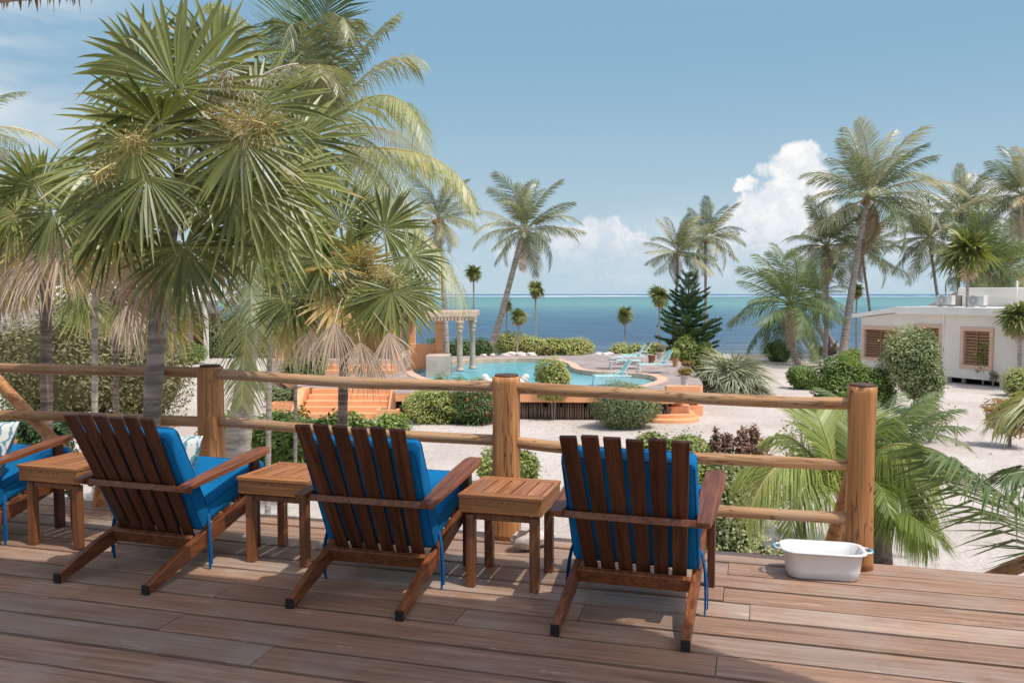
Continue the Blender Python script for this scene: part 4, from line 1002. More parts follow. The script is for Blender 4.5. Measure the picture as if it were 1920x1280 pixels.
def trunk(parent, pts, r0, r1, mat, seg=10, n=26, ringed=0.05, seedv=0):
    P_ = bez(pts, n) if len(pts) in (3, 4) else [Vector(p) for p in pts]
    o = parent.location; rnd = random.Random(seedv)
    rad = [(r0 + (r1 - r0)*min(1, i/(len(P_)-1)))*(1 + ringed*(0.5 if i % 2 else -0.5) + rnd.uniform(-ringed, ringed)*0.5)*(1 + 0.35*max(0, 1 - i/2.5)) for i in range(len(P_))]
    mb = MB(); mb.tube([p - o for p in P_], rad, seg, rough=0.06, rnd=rnd)
    return mb.obj('trunk', mat, parent, smooth=True)
def flower(parent, C0, tip, size, mat, rnd, n=260, hang=0.5):
    """arching stalk with a fluffy mass of tiny sprigs"""
    o = parent.location; mb = MB()
    path = bez([C0, C0.lerp(tip, 0.5) + UP*0.32*(tip - C0).length, tip], 12)
    mb.tube([p - o for p in path], [0.007]*12, 4, cap=False, tint=0.9)
    for _ in range(n):
        s = 0.45 + 0.55*rnd.random()**0.7; k_ = s*11; i = min(10, int(k_)); p = path[i].lerp(path[i+1], k_ - i) - o
        d = Vector((rnd.gauss(0, 1), rnd.gauss(0, 1), rnd.gauss(0, 1) - hang)).normalized()
        a = p + d*rnd.random()*size*0.5; L = size*rnd.uniform(0.05, 0.22); sd = Vector((rnd.gauss(0, 1), rnd.gauss(0, 1), rnd.gauss(0, 1))).normalized()*0.0035
        e1 = a + (d + sd*60).normalized()*L
        mb.add([a - sd, a + sd, e1], [(0, 1, 2)], rnd.random())
        for _k in range(3):
            q_ = a.lerp(e1, rnd.random()); r3 = Vector((rnd.gauss(0, 1), rnd.gauss(0, 1), rnd.gauss(0, 1))).normalized()*size*0.028; r4 = Vector((r3.y, -r3.x, r3.z*0.5))
            mb.add([q_ - r3*.5, q_ + r4*.5, q_ + r3*.5], [(0, 1, 2)], rnd.random())
    f_ = mb.obj('flower_cluster', mat, parent, fixn=False); f_['kind'] = 'stuff'
def fan_palm(label, base_p, crown, R, r_tr, nlive=20, ndead=6, seedv=1, mat=None, heroes=(), tmat=None, bend=None, dead_el=-1.25, pet=0.8, group='fan palms beside the deck', cat='palm tree', flowers=(), nseg=32):
    rnd = random.Random(seedv); base_p = Vector(base_p); crown = Vector(crown)
    pm = empty('fan_palm', base_p, 0, label, cat, group)
    b2 = bend or (base_p*0.5 + crown*0.5)
    trunk(pm, [base_p - UP*0.1, b2, crown], r_tr, r_tr*0.85, tmat or M_trunk, seedv=seedv)
    mb = MB(); mb.tube([crown - UP*0.25*R - base_p, crown + UP*0.15*R - base_p], [r_tr*1.25, r_tr*0.6], 8, rough=0.2); mb.obj('crown_shaft', M_bark, pm)
    for i in range(nlive):
        az = i*2.39996 + rnd.uniform(-.25, .25); f = (i + 0.5)/nlive
        el = math.radians(82 - 122*f**0.85) + rnd.uniform(-.12, .12)
        d = Vector((math.cos(az)*math.cos(el), math.sin(az)*math.cos(el), math.sin(el)))
        Lp = R*pet*rnd.uniform(0.8, 1.15)
        hub = crown + UP*0.08*R + d*Lp - UP*0.10*R*max(0, math.cos(el))
        Yd = (d - UP*(0.35 + 0.5*f) * max(0.2, math.cos(el))).normalized() if el < 1.0 else d
        Nn = UP - Yd*Yd.z; Nn = Nn if Nn.length > 0.15 else -Vector((math.cos(az), math.sin(az), 0))
        Nn = Matrix.Rotation(rnd.uniform(-.7, .7), 3, Yd) @ Nn
        fan_leaf(pm, crown + UP*0.05*R, hub, Yd, Nn, R*rnd.uniform(0.88, 1.1), mat or M_fan, rnd, droop=0.05 + 0.22*f, tint=0.50 - 0.15*(f < .3) + (0.38 if f > 0.82 else 0) + rnd.uniform(-.2, .2) + (0.42 if rnd.random() < 0.14 else 0), n=nseg)
    for i in range(ndead):
        az = i*2*math.pi/max(1, ndead) + rnd.uniform(-.4, .4); el = dead_el + rnd.uniform(-.2, .65)
        d = Vector((math.cos(az)*math.cos(el), math.sin(az)*math.cos(el), math.sin(el)))
        hub = crown + d*R*pet*0.75 - UP*0.08*R
        fan_leaf(pm, crown, hub, (d - UP*rnd.uniform(.2, .8) + Vector((rnd.uniform(-.3, .3), rnd.uniform(-.3, .3), 0))).normalized(), Vector((math.cos(az) + rnd.uniform(-.6, .6), math.sin(az) + rnd.uniform(-.6, .6), 0.3)), R*rnd.uniform(0.55, 1.0), M_fandead, rnd, droop=rnd.uniform(.2, .6), spread=rnd.uniform(.9, 1.9), n=22, tint=0.5, wmul=0.9)
    for (u, v_, y, ang, R2, face, dead) in heroes:
        hub = P(u, v_, y); a = math.radians(ang); Yd = Vector((math.cos(a), face[0], math.sin(a))).normalized()
        Nn = Vector((face[1], -1.0, face[2]))
        fan_leaf(pm, crown + UP*0.05*R, hub, Yd, Nn, R2, M_fandead if dead else (mat or M_fan), rnd, droop=0.12 if not dead else 0.3, spread=2.5 if not dead else 0.95, n=40 if not dead else 26, tint=0.5 if not dead else 0.6)
    for (u, v_, y, size, mt, n, hang) in flowers: flower(pm, crown + UP*0.1*R, P(u, v_, y), size, mt, rnd, n, hang)
    return pm
# --- big fan palm by the deck
cr1 = P(335, 350, 5.75)
bp = deck(0, 0, 0); b0 = P(262, 790, 5.74); b0g = Vector((b0.x - 0.05, b0.y + 0.03, 0.0))
fan_palm('tallest fan palm, its leaning grey trunk in front of the log rail', b0g, cr1, 0.50, 0.066, nlive=10, ndead=3, seedv=12, bend=P(258, 640, 5.72), pet=0.85,
    heroes=[(330, 165, 5.45, 95, 0.70, (0.10, 0.05, 0.10), 0), (455, 262, 5.2, -75, 0.46, (-0.25, 0.1, 0.5), 0), (455, 345, 5.3, -85, 0.50, (-0.2, 0.1, 0.5), 0),
            (250, 275, 5.25, -80, 0.42, (-0.2, -0.2, 0.5), 0), (275, 330, 5.2, -145, 0.52, (-0.2, -0.3, 0.4), 0), (345, 462, 5.35, -70, 0.50, (-0.1, 0, 0.3), 0), (215, 350, 5.6, -140, 0.50, (0.0, -.3, .5), 0), (250, 240, 5.8, 165, 0.52, (0.0, -.2, .6), 0),
            (480, 200, 5.8, 45, 0.60, (0.3, .1, .6), 0), (520, 330, 5.6, -20, 0.58, (0.0, .3, .5), 0), (500, 400, 5.5, -55, 0.52, (-0.1, .1, .4), 0), (215, 415, 5.6, -112, 0.44, (-0.1, -.2, .4), 0), (400, 120, 5.9, 70, 0.58, (0.2, .2, .1), 0), (265, 130, 5.9, 120, 0.56, (0.2, -.2, .1), 0), (560, 260, 5.9, 10, 0.50, (0.1, .2, .5), 0),
            (285, 500, 5.7, -95, 0.42, (0, 0, 0.2), 1), (250, 480, 5.75, -110, 0.40, (0, 0, 0.2), 1)],
    flowers=[(500, 235, 5.15, 0.34, M_flower, 1500, 0.4), (450, 250, 5.2, 0.26, M_flower, 800, 0.4), (235, 260, 5.1, 0.22, M_flower, 700, 0.5), (175, 330, 5.1, 0.24, M_flower, 600, 0.6), (430, 130, 5.5, 0.30, M_flowerdry, 900, 1.4), (385, 215, 5.45, 0.26, M_flowerdry, 700, 1.6), (560, 120, 5.8, 0.22, M_flowerdry, 350, 1.0), (545, 330, 5.3, 0.20, M_flower, 350, 1.5)], nseg=28)
# --- middle fan palm
cr2 = P(650, 540, 9.3); g2 = P(633, 790, 9.4)
fan_palm('middle fan palm with fruiting flower heads and two pale dead leaves hanging over the trunk', (g2.x, g2.y, 0), cr2, 0.47, 0.058, nlive=20, ndead=4, seedv=5, bend=P(640, 690, 9.4), tmat=M_trunkd, pet=0.8,
    heroes=[(628, 604, 8.3, -92, 0.44, (0.0, 0, 0.15), 1), (728, 622, 8.3, -78, 0.40, (0, 0.1, 0.15), 1), (605, 490, 8.8, -120, 0.50, (-.2, -.1, .6), 0), (735, 545, 8.7, -60, 0.55, (-.2, .1, .6), 0), (700, 560, 8.7, -70, 0.45, (-.1, .1, .5), 0), (770, 480, 9.0, -30, 0.46, (-.1, .1, .6), 0),
            (640, 420, 9.2, 90, 0.58, (0.1, 0, .3), 0), (720, 430, 9.2, 60, 0.58, (0.1, .2, .3), 0), (560, 470, 9.2, 150, 0.55, (0, -.2, .4), 0), (545, 560, 9.0, -140, 0.52, (-.1, -.2, .5), 0), (690, 660, 9.1, -95, 0.42, (0, 0, .2), 1), (775, 545, 9.1, -60, 0.42, (-.1, .1, .6), 0), (585, 620, 8.8, -100, 0.36, (0, 0, .3), 1), (675, 640, 8.5, -88, 0.40, (0, 0, .3), 1)],
    flowers=[(745, 520, 8.7, 0.32, M_flower, 900, 0.6), (700, 470, 8.8, 0.26, M_flower, 600, 0.5), (800, 565, 8.8, 0.28, M_flower, 700, 1.0)], nseg=26)
# --- fan palms further left
cr3 = P(85, 425, 8.6); g3_ = P(84, 780, 8.8)
fan_palm('fan palm with rough brown trunk and tan skirt of dry leaves near left edge', (g3_.x, g3_.y, 0), cr3, 0.50, 0.062, nlive=12, ndead=9, seedv=22, bend=P(83, 640, 8.7), tmat=M_trunkd, dead_el=-1.0,
    heroes=[(75, 350, 8.2, 100, 0.5, (.1, 0, .3), 0), (100, 400, 8.0, -100, 0.5, (-.2, 0, .6), 0), (125, 440, 8.0, -125, 0.6, (-.1, 0, .4), 1), (60, 470, 8.1, -95, 0.55, (-.1, 0, .3), 1), (30, 400, 8.1, -150, 0.55, (-.1, 0, .5), 0)])
cr4 = P(180, 455, 11.8); g4 = P(170, 780, 12)
fan_palm('slim grey-trunked fan palm between the rough brown trunk and the leaning grey trunk', (g4.x, g4.y, 0), cr4, 0.50, 0.046, nlive=10, ndead=6, seedv=9, bend=P(176, 620, 12), dead_el=-1.1)
cr5 = P(212, 548, 14.2); g5 = P(214, 780, 14.6)
fan_palm('short fan palm in front of the olive bush, tan dead leaves hanging below its crown', (g5.x, g5.y, 0), cr5, 0.52, 0.05, nlive=11, ndead=8, seedv=14, bend=P(220, 680, 14.5), tmat=M_trunkd, heroes=[(150, 520, 13.6, 170, 0.66, (.1, 0, .5), 0), (160, 560, 13.6, -150, 0.66, (-.1, 0, .5), 0), (240, 570, 13.4, -85, 0.62, (0, 0, .2), 1)])
cr6 = P(-12, 470, 9.5); g6 = P(-30, 780, 9.6)
fan_palm('fan palm cut off by the left edge, only its drooping leaves in view', (g6.x, g6.y, 0), cr6, 0.50, 0.06, nlive=12, ndead=5, seedv=31, bend=P(-20, 640, 9.6))
cr7 = P(510, 470, 13.5); g7 = P(497, 800, 13.6)
fan_palm('slim pale-trunked fan palm rising just right of the hanging coconut frond', (g7.x, g7.y, 0), cr7, 0.55, 0.048, nlive=11, ndead=4, seedv=17, bend=P(504, 640, 13.6))
cr8 = P(556, 575, 17.5); g8 = P(551, 745, 18)
fan_palm('short thin fan palm left of the orange straight steps', (g8.x, g8.y, 0), cr8, 0.75, 0.04, nlive=16, ndead=6, seedv=19, bend=P(554, 660, 18))
g9 = P(275, 790, 16); fan_palm('thin white-trunked fan palm just right of the leaning grey trunk', (g9.x, g9.y, 0), P(283, 560, 16), 0.7, 0.05, nlive=14, ndead=6, seedv=41, bend=P(277, 660, 16))
gA = P(33, 640, 40); fan_palm('small distant fan palm before the white bungalow roof at far left', (gA.x, gA.y, 0), P(30, 528, 40), 0.9, 0.09, nlive=14, ndead=4, seedv=43, nseg=16)

# shared small fan leaves for the distant palms
FL = []
for i in range(4):
    rnd = random.Random(100 + i); mb = MB(); mb.tube([(0, 0, 0), (0, 0.35, 0.03)], 0.008, 3, cap=False)
    be = (0.2, 0.5, 0.8, 1.0)[i]
    fan_blade(mb, Vector((0, 0.35, 0.03)), Vector((0, math.cos(be), -math.sin(be))), Vector((0, math.sin(be), math.cos(be))), 0.62, n=13, droop=0.3, rnd=rnd, tint=0.5, wmul=1.1)
    FL.append(mb)
FLg = [m_.mesh('leaf', M_fan, fixn=False) for m_ in FL]; FLd = [m_.mesh('leaf', M_fandead, fixn=False) for m_ in FL]; FLs = []
for i in range(4):
    rnd = random.Random(140 + i); mb = MB(); mb.tube([(0, 0, 0), (0, 0.35, 0.03)], 0.008, 3, cap=False); be = (0.1, 0.4, 0.7, 0.9)[i]
    fan_blade(mb, Vector((0, 0.35, 0.03)), Vector((0, math.cos(be), -math.sin(be))), Vector((0, math.sin(be), math.cos(be))), 0.55, n=30, droop=0.55, rnd=rnd, tint=0.5, wmul=0.8); FLs.append(mb.mesh('leaf', M_fansil, fixn=False))
def orient(loc, az, el, scale, roll=0.0):
    return Matrix.Translation(loc) @ Matrix.Rotation(az, 4, 'Z') @ Matrix.Rotation(el, 4, 'X') @ Matrix.Rotation(roll, 4, 'Y') @ Matrix.Scale(scale, 4)
def small_fan(label, u, vb, vc, rpx, y, seedv, r_tr=0.07, lean=0.0, z0=0.0, nl=20, group='slender fan palms along the shore'):
    rnd = random.Random(seedv); b_ = P(u + lean, vb, y); b_.z = z0; c_ = P(u, vc, y)
    pm = empty('fan_palm', b_, 0, label, 'palm tree', group)
    trunk(pm, [b_ - UP*0.2, (b_ + c_)/2 + Vector((-lean*0.01, 0, 0)), c_], r_tr, r_tr*0.75, M_trunk, seg=7, n=12, seedv=seedv)
    sc_ = rpx*y/F/0.95
    for i in range(nl):
        f = (i + 0.5)/nl; el = math.radians(80 - 115*f); az = i*2.4 + rnd.uniform(-.3, .3)
        inst('leaf', FLg[min(3, int(f*3.2) + rnd.randrange(2))], pm, orient(c_ - b_, az, el, sc_*rnd.uniform(.7, 1.2), rnd.uniform(-.8, .8)))
    for i in range(7):
        inst('leaf', FLd[2 + rnd.randrange(2)], pm, orient(c_ - b_ - UP*0.1*sc_, i*0.9 + rnd.uniform(-.3, .3), math.radians(-62 + rnd.uniform(-15, 12)), sc_*0.8))
    return pm
small_fan('small fan palm behind the pergola, highest crown against the sky near the long coconut frond', 888, 655, 512, 19, 60, 1)
small_fan('smallest fan palm between the leaning coconut trunk and the shore hedge, crown over the water', 950, 660, 572, 14, 61, 2)
small_fan('fan palm standing in front of the left end of the shore hedge', 973, 668, 594, 20, 56, 3, lean=-6)
small_fan('tallest thin fan palm behind the shore hedge, crown at the horizon', 1004, 655, 543, 20, 62, 4)
small_fan('lone short fan palm against the water, left of the pine', 1171, 655, 592, 19, 62, 5, lean=3)
small_fan('fan palm close on the left of the dark pine', 1236, 665, 556, 24, 56, 6)
small_fan('fan palm crown at the horizon right behind the tall coconut trunk', 1606, 668, 545, 18, 58, 7)
small_fan('thin tall fan palm standing against the right-hand cottage wall', 1815, 716, 478, 52, 41, 8, r_tr=0.085, lean=-8, nl=34, group='fan palms beside the right-hand cottage')
small_fan('fan palm at the right edge in front of the cottage wall', 1912, 690, 600, 42, 38, 9, r_tr=0.1, lean=2, nl=30, group='fan palms beside the right-hand cottage')
# silver fan clump
p = G(1368, 745); cl = empty('silver_fan_palm', p, 0, 'low silvery fan palm clump right of the curved orange steps', 'palm bush')
rnd = random.Random(77)
for i in range(46):
    f = (i + 0.5)/46; el = math.radians(78 - 80*f); az = i*2.4 + rnd.uniform(-.3, .3); off_ = Vector((rnd.uniform(-.5, .5), rnd.uniform(-.4, .4), rnd.uniform(0.1, 0.7)))
    inst('leaf', FLs[rnd.randrange(4)], cl, orient(off_, az, el, rnd.uniform(1.7, 2.2), rnd.uniform(-.6, .6)))
mb = MB()
for i in range(5): a = i*1.3; mb.tube([(0.3*math.cos(a), 0.3*math.sin(a), -.05), (0.45*math.cos(a), 0.45*math.sin(a), 0.7)], 0.08, 7)
o = mb.obj('stems', M_bark, cl); o['kind'] = 'stuff'

# ------------------------------------------------------------------ coconut palms
def frond(path, n, ll, w0, rnd, droop=0.5, rr0=0.02, tint=0.5, start=0.14, up=UP, tips=0.0, lay=0.5, lay_dir=None):
    """path: callable points along the midrib; leaflets in pairs that hang"""
    mb = MB(); K = len(path)
    mb.tube(path, [rr0*(1 - 0.85*i/(K-1)) + 0.002 for i in range(K)], 4, cap=False, tint=min(1, tint + 0.35))
    for i in range(n):
        s = start + (1 - start)*(i + 0.5)/n; k_ = s*(K-1); j = min(K-2, int(k_)); p = path[j].lerp(path[j+1], k_ - j)
        T = (path[min(K-1, j+1)] - path[j]).normalized(); S = T.cross(up)
        S = S.normalized() if S.length > 0.12 else Vector((1, 0, 0)); U2 = S.cross(T)
        q = (s - start)/(1 - start); L = ll*(0.45 + 0.75*math.sin(math.pi*min(1, 0.12 + q*0.86))**0.8)*rnd.uniform(0.88, 1.08)
        if q > 0.9: L *= 0.8
        fwd = 0.45 + 0.9*q
        for sg in (-1, 1):
            d = (S*sg + T*fwd + U2*rnd.uniform(0.0, 0.35)*lay).normalized()
            if rnd.random() < 0.02: continue
            d1 = (d + (-UP)*droop*rnd.uniform(0.3, 0.9)).normalized(); d2 = (d + (-UP)*droop*rnd.uniform(1.2, 2.6)).normalized()
            if lay_dir is not None: d1 = (d1 + lay_dir*0.3).normalized(); d2 = (d2 + lay_dir*0.5).normalized()
            wv_ = T*w0*rnd.uniform(.8, 1.15); m1 = p + d1*L*0.5; e_ = m1 + d2*L*0.5
            t_ = min(1, max(0, tint + rnd.uniform(-.2, .2) + tips*q))
            mb.add([p - wv_*0.4, p + wv_*0.4, m1 + wv_*0.5, m1 - wv_*0.5, e_], [(0, 1, 2, 3), (3, 2, 4)], t_)
    return mb
# shared fronds, 1 unit long, in the local YZ plane
FR = {}
for kname, cp in (('up', [(0, 0, 0), (0, .35, .04), (0, .72, .0), (0, .98, -.20)]), ('arch', [(0, 0, 0), (0, .38, .06), (0, .78, -.06), (0, .92, -.42)]), ('hang', [(0, 0, 0), (0, .34, .10), (0, .70, -.10), (0, .72, -.55)]), ('wind', [(0, 0, 0), (.02, .36, .05), (.14, .74, .02), (.34, .93, -.14)])):
    for v_ in range(2):
        rnd = random.Random(hash(kname) % 1000 if False else (len(kname)*17 + v_*7 + ord(kname[0])))
        fm = frond(bez(cp, 12), 44, 0.25, 0.016, rnd, droop=0.55, rr0=0.009, tint=0.42, tips=0.12)
        FR[kname, v_] = fm
FRM = {(k_, mt.name): v_.mesh('frond', mt, fixn=False) for mt in (M_coco, M_cocodead, M_cocod, M_cocoy) for k_, v_ in FR.items()}
def coco_palm(label, u, vb, ctrl, crown_uv, rpx, y, seedv, r_tr=0.15, n=20, windx=0.25, nuts=True, z0=0.0, dead=2, mat=M_coco, group='coconut palms along the beach', el0=80, el1=-38, cat='coconut palm'):
    rnd = random.Random(seedv); b_ = P(u, vb, y); b_.z = z0; c_ = P(*crown_uv, y)
    pm = empty('coconut_palm', b_, 0, label, cat, group)
    mids = [P(a, b2, y) for a, b2 in ctrl]
    trunk(pm, [b_ - UP*0.3] + mids + [c_], r_tr*0.85, r_tr*0.55, M_trunk, seg=9, n=22, seedv=seedv, ringed=0.04)
    L = rpx*y/F*1.06; n += 2
    for i in range(n):
        f = (i + 0.5)/n; el = math.radians(el0 + (el1 - el0)*f) + rnd.uniform(-.15, .15); az = i*2.39996 + rnd.uniform(-.35, .35)
        d = Vector((-math.sin(az)*math.cos(el), math.cos(az)*math.cos(el), math.sin(el))); d.x += windx*0.8; d.normalize()
        az2 = math.atan2(-d.x, d.y); el2 = math.asin(max(-1, min(1, d.z)))
        kind = 'up' if f < 0.3 else ('arch' if f < 0.7 else 'hang')
        if rnd.random() < 0.42: kind = 'wind'
        roll = rnd.uniform(-.5, .5)
        sc_ = L*rnd.uniform(0.88, 1.12)*(0.85 if windx and d.x < -0.2 else 1.0)
        inst('frond', FRM[(kind, rnd.randrange(2)), mat.name], pm, orient(c_ - b_ + d*0.03*L, az2, el2, sc_, roll))
    for i in range(dead):
        inst('frond', FRM[('hang', rnd.randrange(2)), M_cocodead.name], pm, orient(c_ - b_, rnd.uniform(0, 6.28), math.radians(-50 - rnd.uniform(0, 20)), L*0.8))
    if nuts:
        mb = MB()
        for i in range(9):
            a = rnd.uniform(0, 6.28); q = Vector((math.cos(a), math.sin(a), -rnd.uniform(.3, 1.2)))*rnd.uniform(0.22, 0.34)*max(.8, L/4.0) + (c_ - b_)
            r_ = 0.13*rnd.uniform(.8, 1.2); mb.lathe([(0.02, -r_), (r_*0.7, -r_*0.6), (r_, 0), (r_*0.7, r_*0.7), (0.02, r_)], 7, q)
        o = mb.obj('coconuts', M_coconut, pm, smooth=True); o['kind'] = 'stuff'
        mb = MB()
        for i in range(26):
            a = rnd.uniform(0, 6.28); q = c_ - b_; e_ = q + Vector((math.cos(a)*.35, math.sin(a)*.35, rnd.uniform(-.6, .3)))*max(.8, L/4.0); sdv = Vector((-math.sin(a), math.cos(a), 0))*0.05
            mb.add([q - sdv, q + sdv, e_ + sdv*.4, e_ - sdv*.4], [(0, 1, 2, 3)], rnd.random())
        o = mb.obj('fibre', M_fandead, pm, fixn=False); o['kind'] = 'stuff'
    return pm
coco_palm('coconut palm with a long bowed trunk leaning right, in the middle of the view', 903, 669, [(935, 640), (950, 540)], (983, 432), 100, 57, 1, r_tr=0.30, n=26, windx=0.12)
coco_palm('coconut palm partly behind the long drooping frond, left of the bowed one', 838, 672, [(838, 590), (828, 520)], (822, 412), 78, 48, 2, r_tr=0.2, n=20, windx=0.15)
coco_palm('coconut palm leaning in the wind above the left side of the dark pine', 1262, 668, [(1262, 600), (1272, 540)], (1270, 474), 76, 58, 3, n=22, windx=0.25)
coco_palm('coconut palm rising just behind the pine top, right of its twin', 1322, 662, [(1322, 600), (1324, 520)], (1322, 448), 74, 62, 4, n=20, windx=0.3)
coco_palm('low coconut palm with spreading crown, its curved trunk standing on bare sand', 1500, 677, [(1478, 630), (1468, 600)], (1482, 572), 108, 52, 5, r_tr=0.22, n=28, windx=0.0, mat=M_cocod, el1=-55)
coco_palm('coconut palm behind the low one, orange nuts below its crown', 1546, 662, [(1552, 600), (1550, 530)], (1550, 462), 92, 58, 6, r_tr=0.2, n=26, windx=0.05, dead=4)
coco_palm('tallest coconut palm on the right with a thick trunk and nuts', 1578, 672, [(1590, 590), (1606, 480)], (1628, 372), 138, 55, 7, r_tr=0.32, n=28, windx=0.22, dead=3)
coco_palm('coconut palm behind the cottage roof, left of the tangled group', 1770, 660, [(1765, 590), (1752, 520)], (1742, 448), 88, 60, 8, n=26, windx=0.05, mat=M_coco)
coco_palm('coconut palm rising high over the cottage, right of the tallest one', 1795, 660, [(1795, 570), (1800, 480)], (1800, 398), 92, 62, 9, n=24, windx=0.1)
coco_palm('broad green coconut palm directly above the cottage roof', 1858, 660, [(1862, 600), (1845, 540)], (1838, 490), 100, 56, 10, n=30, windx=0.05, mat=M_cocod)
coco_palm('coconut palm cut off by the right edge, its crown highest there', 1935, 660, [(1935, 560), (1925, 460)], (1918, 368), 100, 50, 11, n=26, windx=-0.1)
coco_palm('wide coconut palm spreading over the cottage at the right edge', 1905, 660, [(1900, 590), (1880, 550)], (1885, 510), 92, 60, 12, n=26, windx=0.0)
coco_palm('background coconut palm to the right behind the trunk of the tallest', 1640, 662, [(1635, 600), (1625, 540)], (1615, 470), 78, 66, 13, n=22, windx=0.25)
coco_palm('dark leaning coconut palm on the beach behind the low one, crown merging with it', 1535, 662, [(1500, 640), (1478, 600)], (1530, 555), 60, 62, 14, n=18, windx=0.2, mat=M_cocod)
coco_palm('coconut palm mostly beyond the left edge, pale frond tips against the cloud', -120, 670, [(-115, 500), (-105, 380)], (-95, 262), 150, 40, 15, n=22, windx=0.2)
# bent bare trunks
for i, (pts, r_, lab) in enumerate((([(1558, 664), (1545, 640), (1530, 600), (1520, 560)], 0.22, 'grey curved palm trunk bending up left of the tree stump'), ([(1600, 662), (1560, 655), (1545, 630), (1548, 580)], 0.2, 'second bent palm trunk curving behind the tree stump'))):
    b_ = P(*pts[0], 62); b_.z = 0; o = empty('leaning_trunk', b_, 0, lab, 'palm trunk'); trunk(o, [b_] + [P(*q, 62) for q in pts[1:]], r_, r_*0.7, M_trunk, seg=8, n=14)
st = empty('tree_stump', P(1548, 663, 60), 0, 'brown uprooted tree stump lying on the beach under the palms', 'stump'); st.location.z = 0
mb = MB(); mb.tube([(-.9, 0, .25), (-.2, 0, .3), (.7, .1, .35)], [.32, .35, .28], 9, rough=.15)
mb.obj('stump', M_drift, st)
for q in ((-.7, .9), (.3, 1.1), (.8, 1.0), (.75, .5)):
    mb = MB(); mb.tube([(q[0]*.7, 0, .35), (q[0], .1, q[1])], [.12, .04], 6, rough=.1); mb.obj('root', M_drift, st)

# big coconut palm behind the big fan palm
def hero_palm(label, bpt, mids, crown, r_tr, specs, fill_n, L, seedv, mat=M_cocoy, cat='coconut palm', filler_mat=None, el0=80, el1=-20, nuts=False, w0=0.03):
    rnd = random.Random(seedv); pm = empty('coconut_palm', bpt, 0, label, cat)
    trunk(pm, [bpt - UP*0.1] + mids + [crown], r_tr, r_tr*0.7, M_trunk, seg=12, n=30, seedv=seedv)
    for sp_ in specs:
        pts, mt, n, ll, drp, tnt = sp_
        pp = [P(*q) for q in pts]
        fm = frond([q - bpt for q in bez(pp, 20)], n, ll, w0, rnd, droop=drp, rr0=0.022, tint=tnt)
        o = fm.obj('frond', mt, pm, fixn=False)
    for i in range(fill_n):
        f = (i + 0.5)/fill_n; el = math.radians(el0 + (el1 - el0)*f); az = i*2.4 + rnd.uniform(-.3, .3)
        d = Vector((math.cos(az)*math.cos(el), math.sin(az)*math.cos(el), math.sin(el)))
        h = Vector((d.x, d.y, 0)); 
        cp = [crown, crown + d*L*0.4 + UP*0.05*L, crown + d*L*0.8 - UP*0.08*L, crown + d*L*0.95 + h*0.05*L - UP*(0.30 + 0.2*f)*L]
        fm = frond([q - bpt for q in bez(cp, 16)], 56, 0.24*L, w0, rnd, droop=0.5, rr0=0.02, tint=0.45)
        fm.obj('frond', filler_mat or mat, pm, fixn=False)
    return pm
YB = 14.5
crB = P(588, 262, YB); gB = P(405, 860, YB); gB.z = 0
hero_palm('large coconut palm behind the tallest fan palm, long yellow-green fronds arching right', gB, [P(440, 700, YB), P(520, 480, YB)], crB, 0.15, [
    ([(588, 262, YB), (650, 190, 13.6), (760, 110, 13.0), (800, 275, 12.6)], M_cocoy, 90, 0.75, 0.75, 0.40),
    ([(588, 275, YB), (640, 315, 13.6), (720, 250, 13.0), (752, 425, 12.4)], M_cocoy, 90, 0.95, 0.95, 0.42),
    ([(588, 275, YB), (720, 280, 14.2), (850, 255, 13.8), (893, 395, 13.4)], M_cocoy, 90, 0.75, 0.95, 0.45),
    ([(588, 262, YB), (640, 160, 14.5), (680, 70, 14.6), (742, 30, 14.8)], M_coco, 80, 0.55, 0.45, 0.45),
    ([(588, 262, YB), (570, 150, 14.8), (545, 20, 15.0), (520, -90, 15.2)], M_cocod, 80, 0.9, 0.12, 0.30),
    ([(588, 262, YB), (592, 140, 14.2), (600, 10, 14.0), (640, -60, 13.8)], M_cocod, 80, 0.85, 0.2, 0.35),
    ([(588, 262, YB), (590, 120, 13.8), (560, -30, 13.2), (530, 85, 12.9)], M_coco, 80, 0.7, 0.5, 0.55),
    ([(588, 262, YB), (600, 120, 13.8), (640, -40, 13.4), (655, 70, 13.2)], M_coco, 80, 0.6, 0.7, 0.6),
    ([(588, 262, YB), (600, 170, 13.4), (608, 60, 12.8), (635, 170, 12.5)], M_coco, 80, 0.6, 0.8, 0.55),
    ([(588, 275, YB), (660, 400, 13.8), (800, 350, 13.3), (872, 575, 12.9)], M_cocoy, 90, 0.95, 0.9, 0.50),
    ([(588, 262, YB), (530, 150, 15.0), (460, -10, 15.3), (395, 10, 15.4)], M_cocoy, 80, 0.6, 0.7, 0.5),
    ([(588, 275, YB), (500, 300, 14.8), (440, 300, 15.3), (380, 420, 15.4)], M_coco, 80, 0.7, 0.8, 0.5),
    ([(588, 275, YB), (560, 420, 14.0), (500, 460, 13.6), (455, 640, 13.4)], M_cocod, 70, 0.6, 0.6, 0.5),
    ], 8, 3.0, 3, filler_mat=M_coco, el0=60, el1=-30)
hf = P(478, 470, 13.0); gH = Vector((P(432, 770, 13.2).x, 13.3, 0))
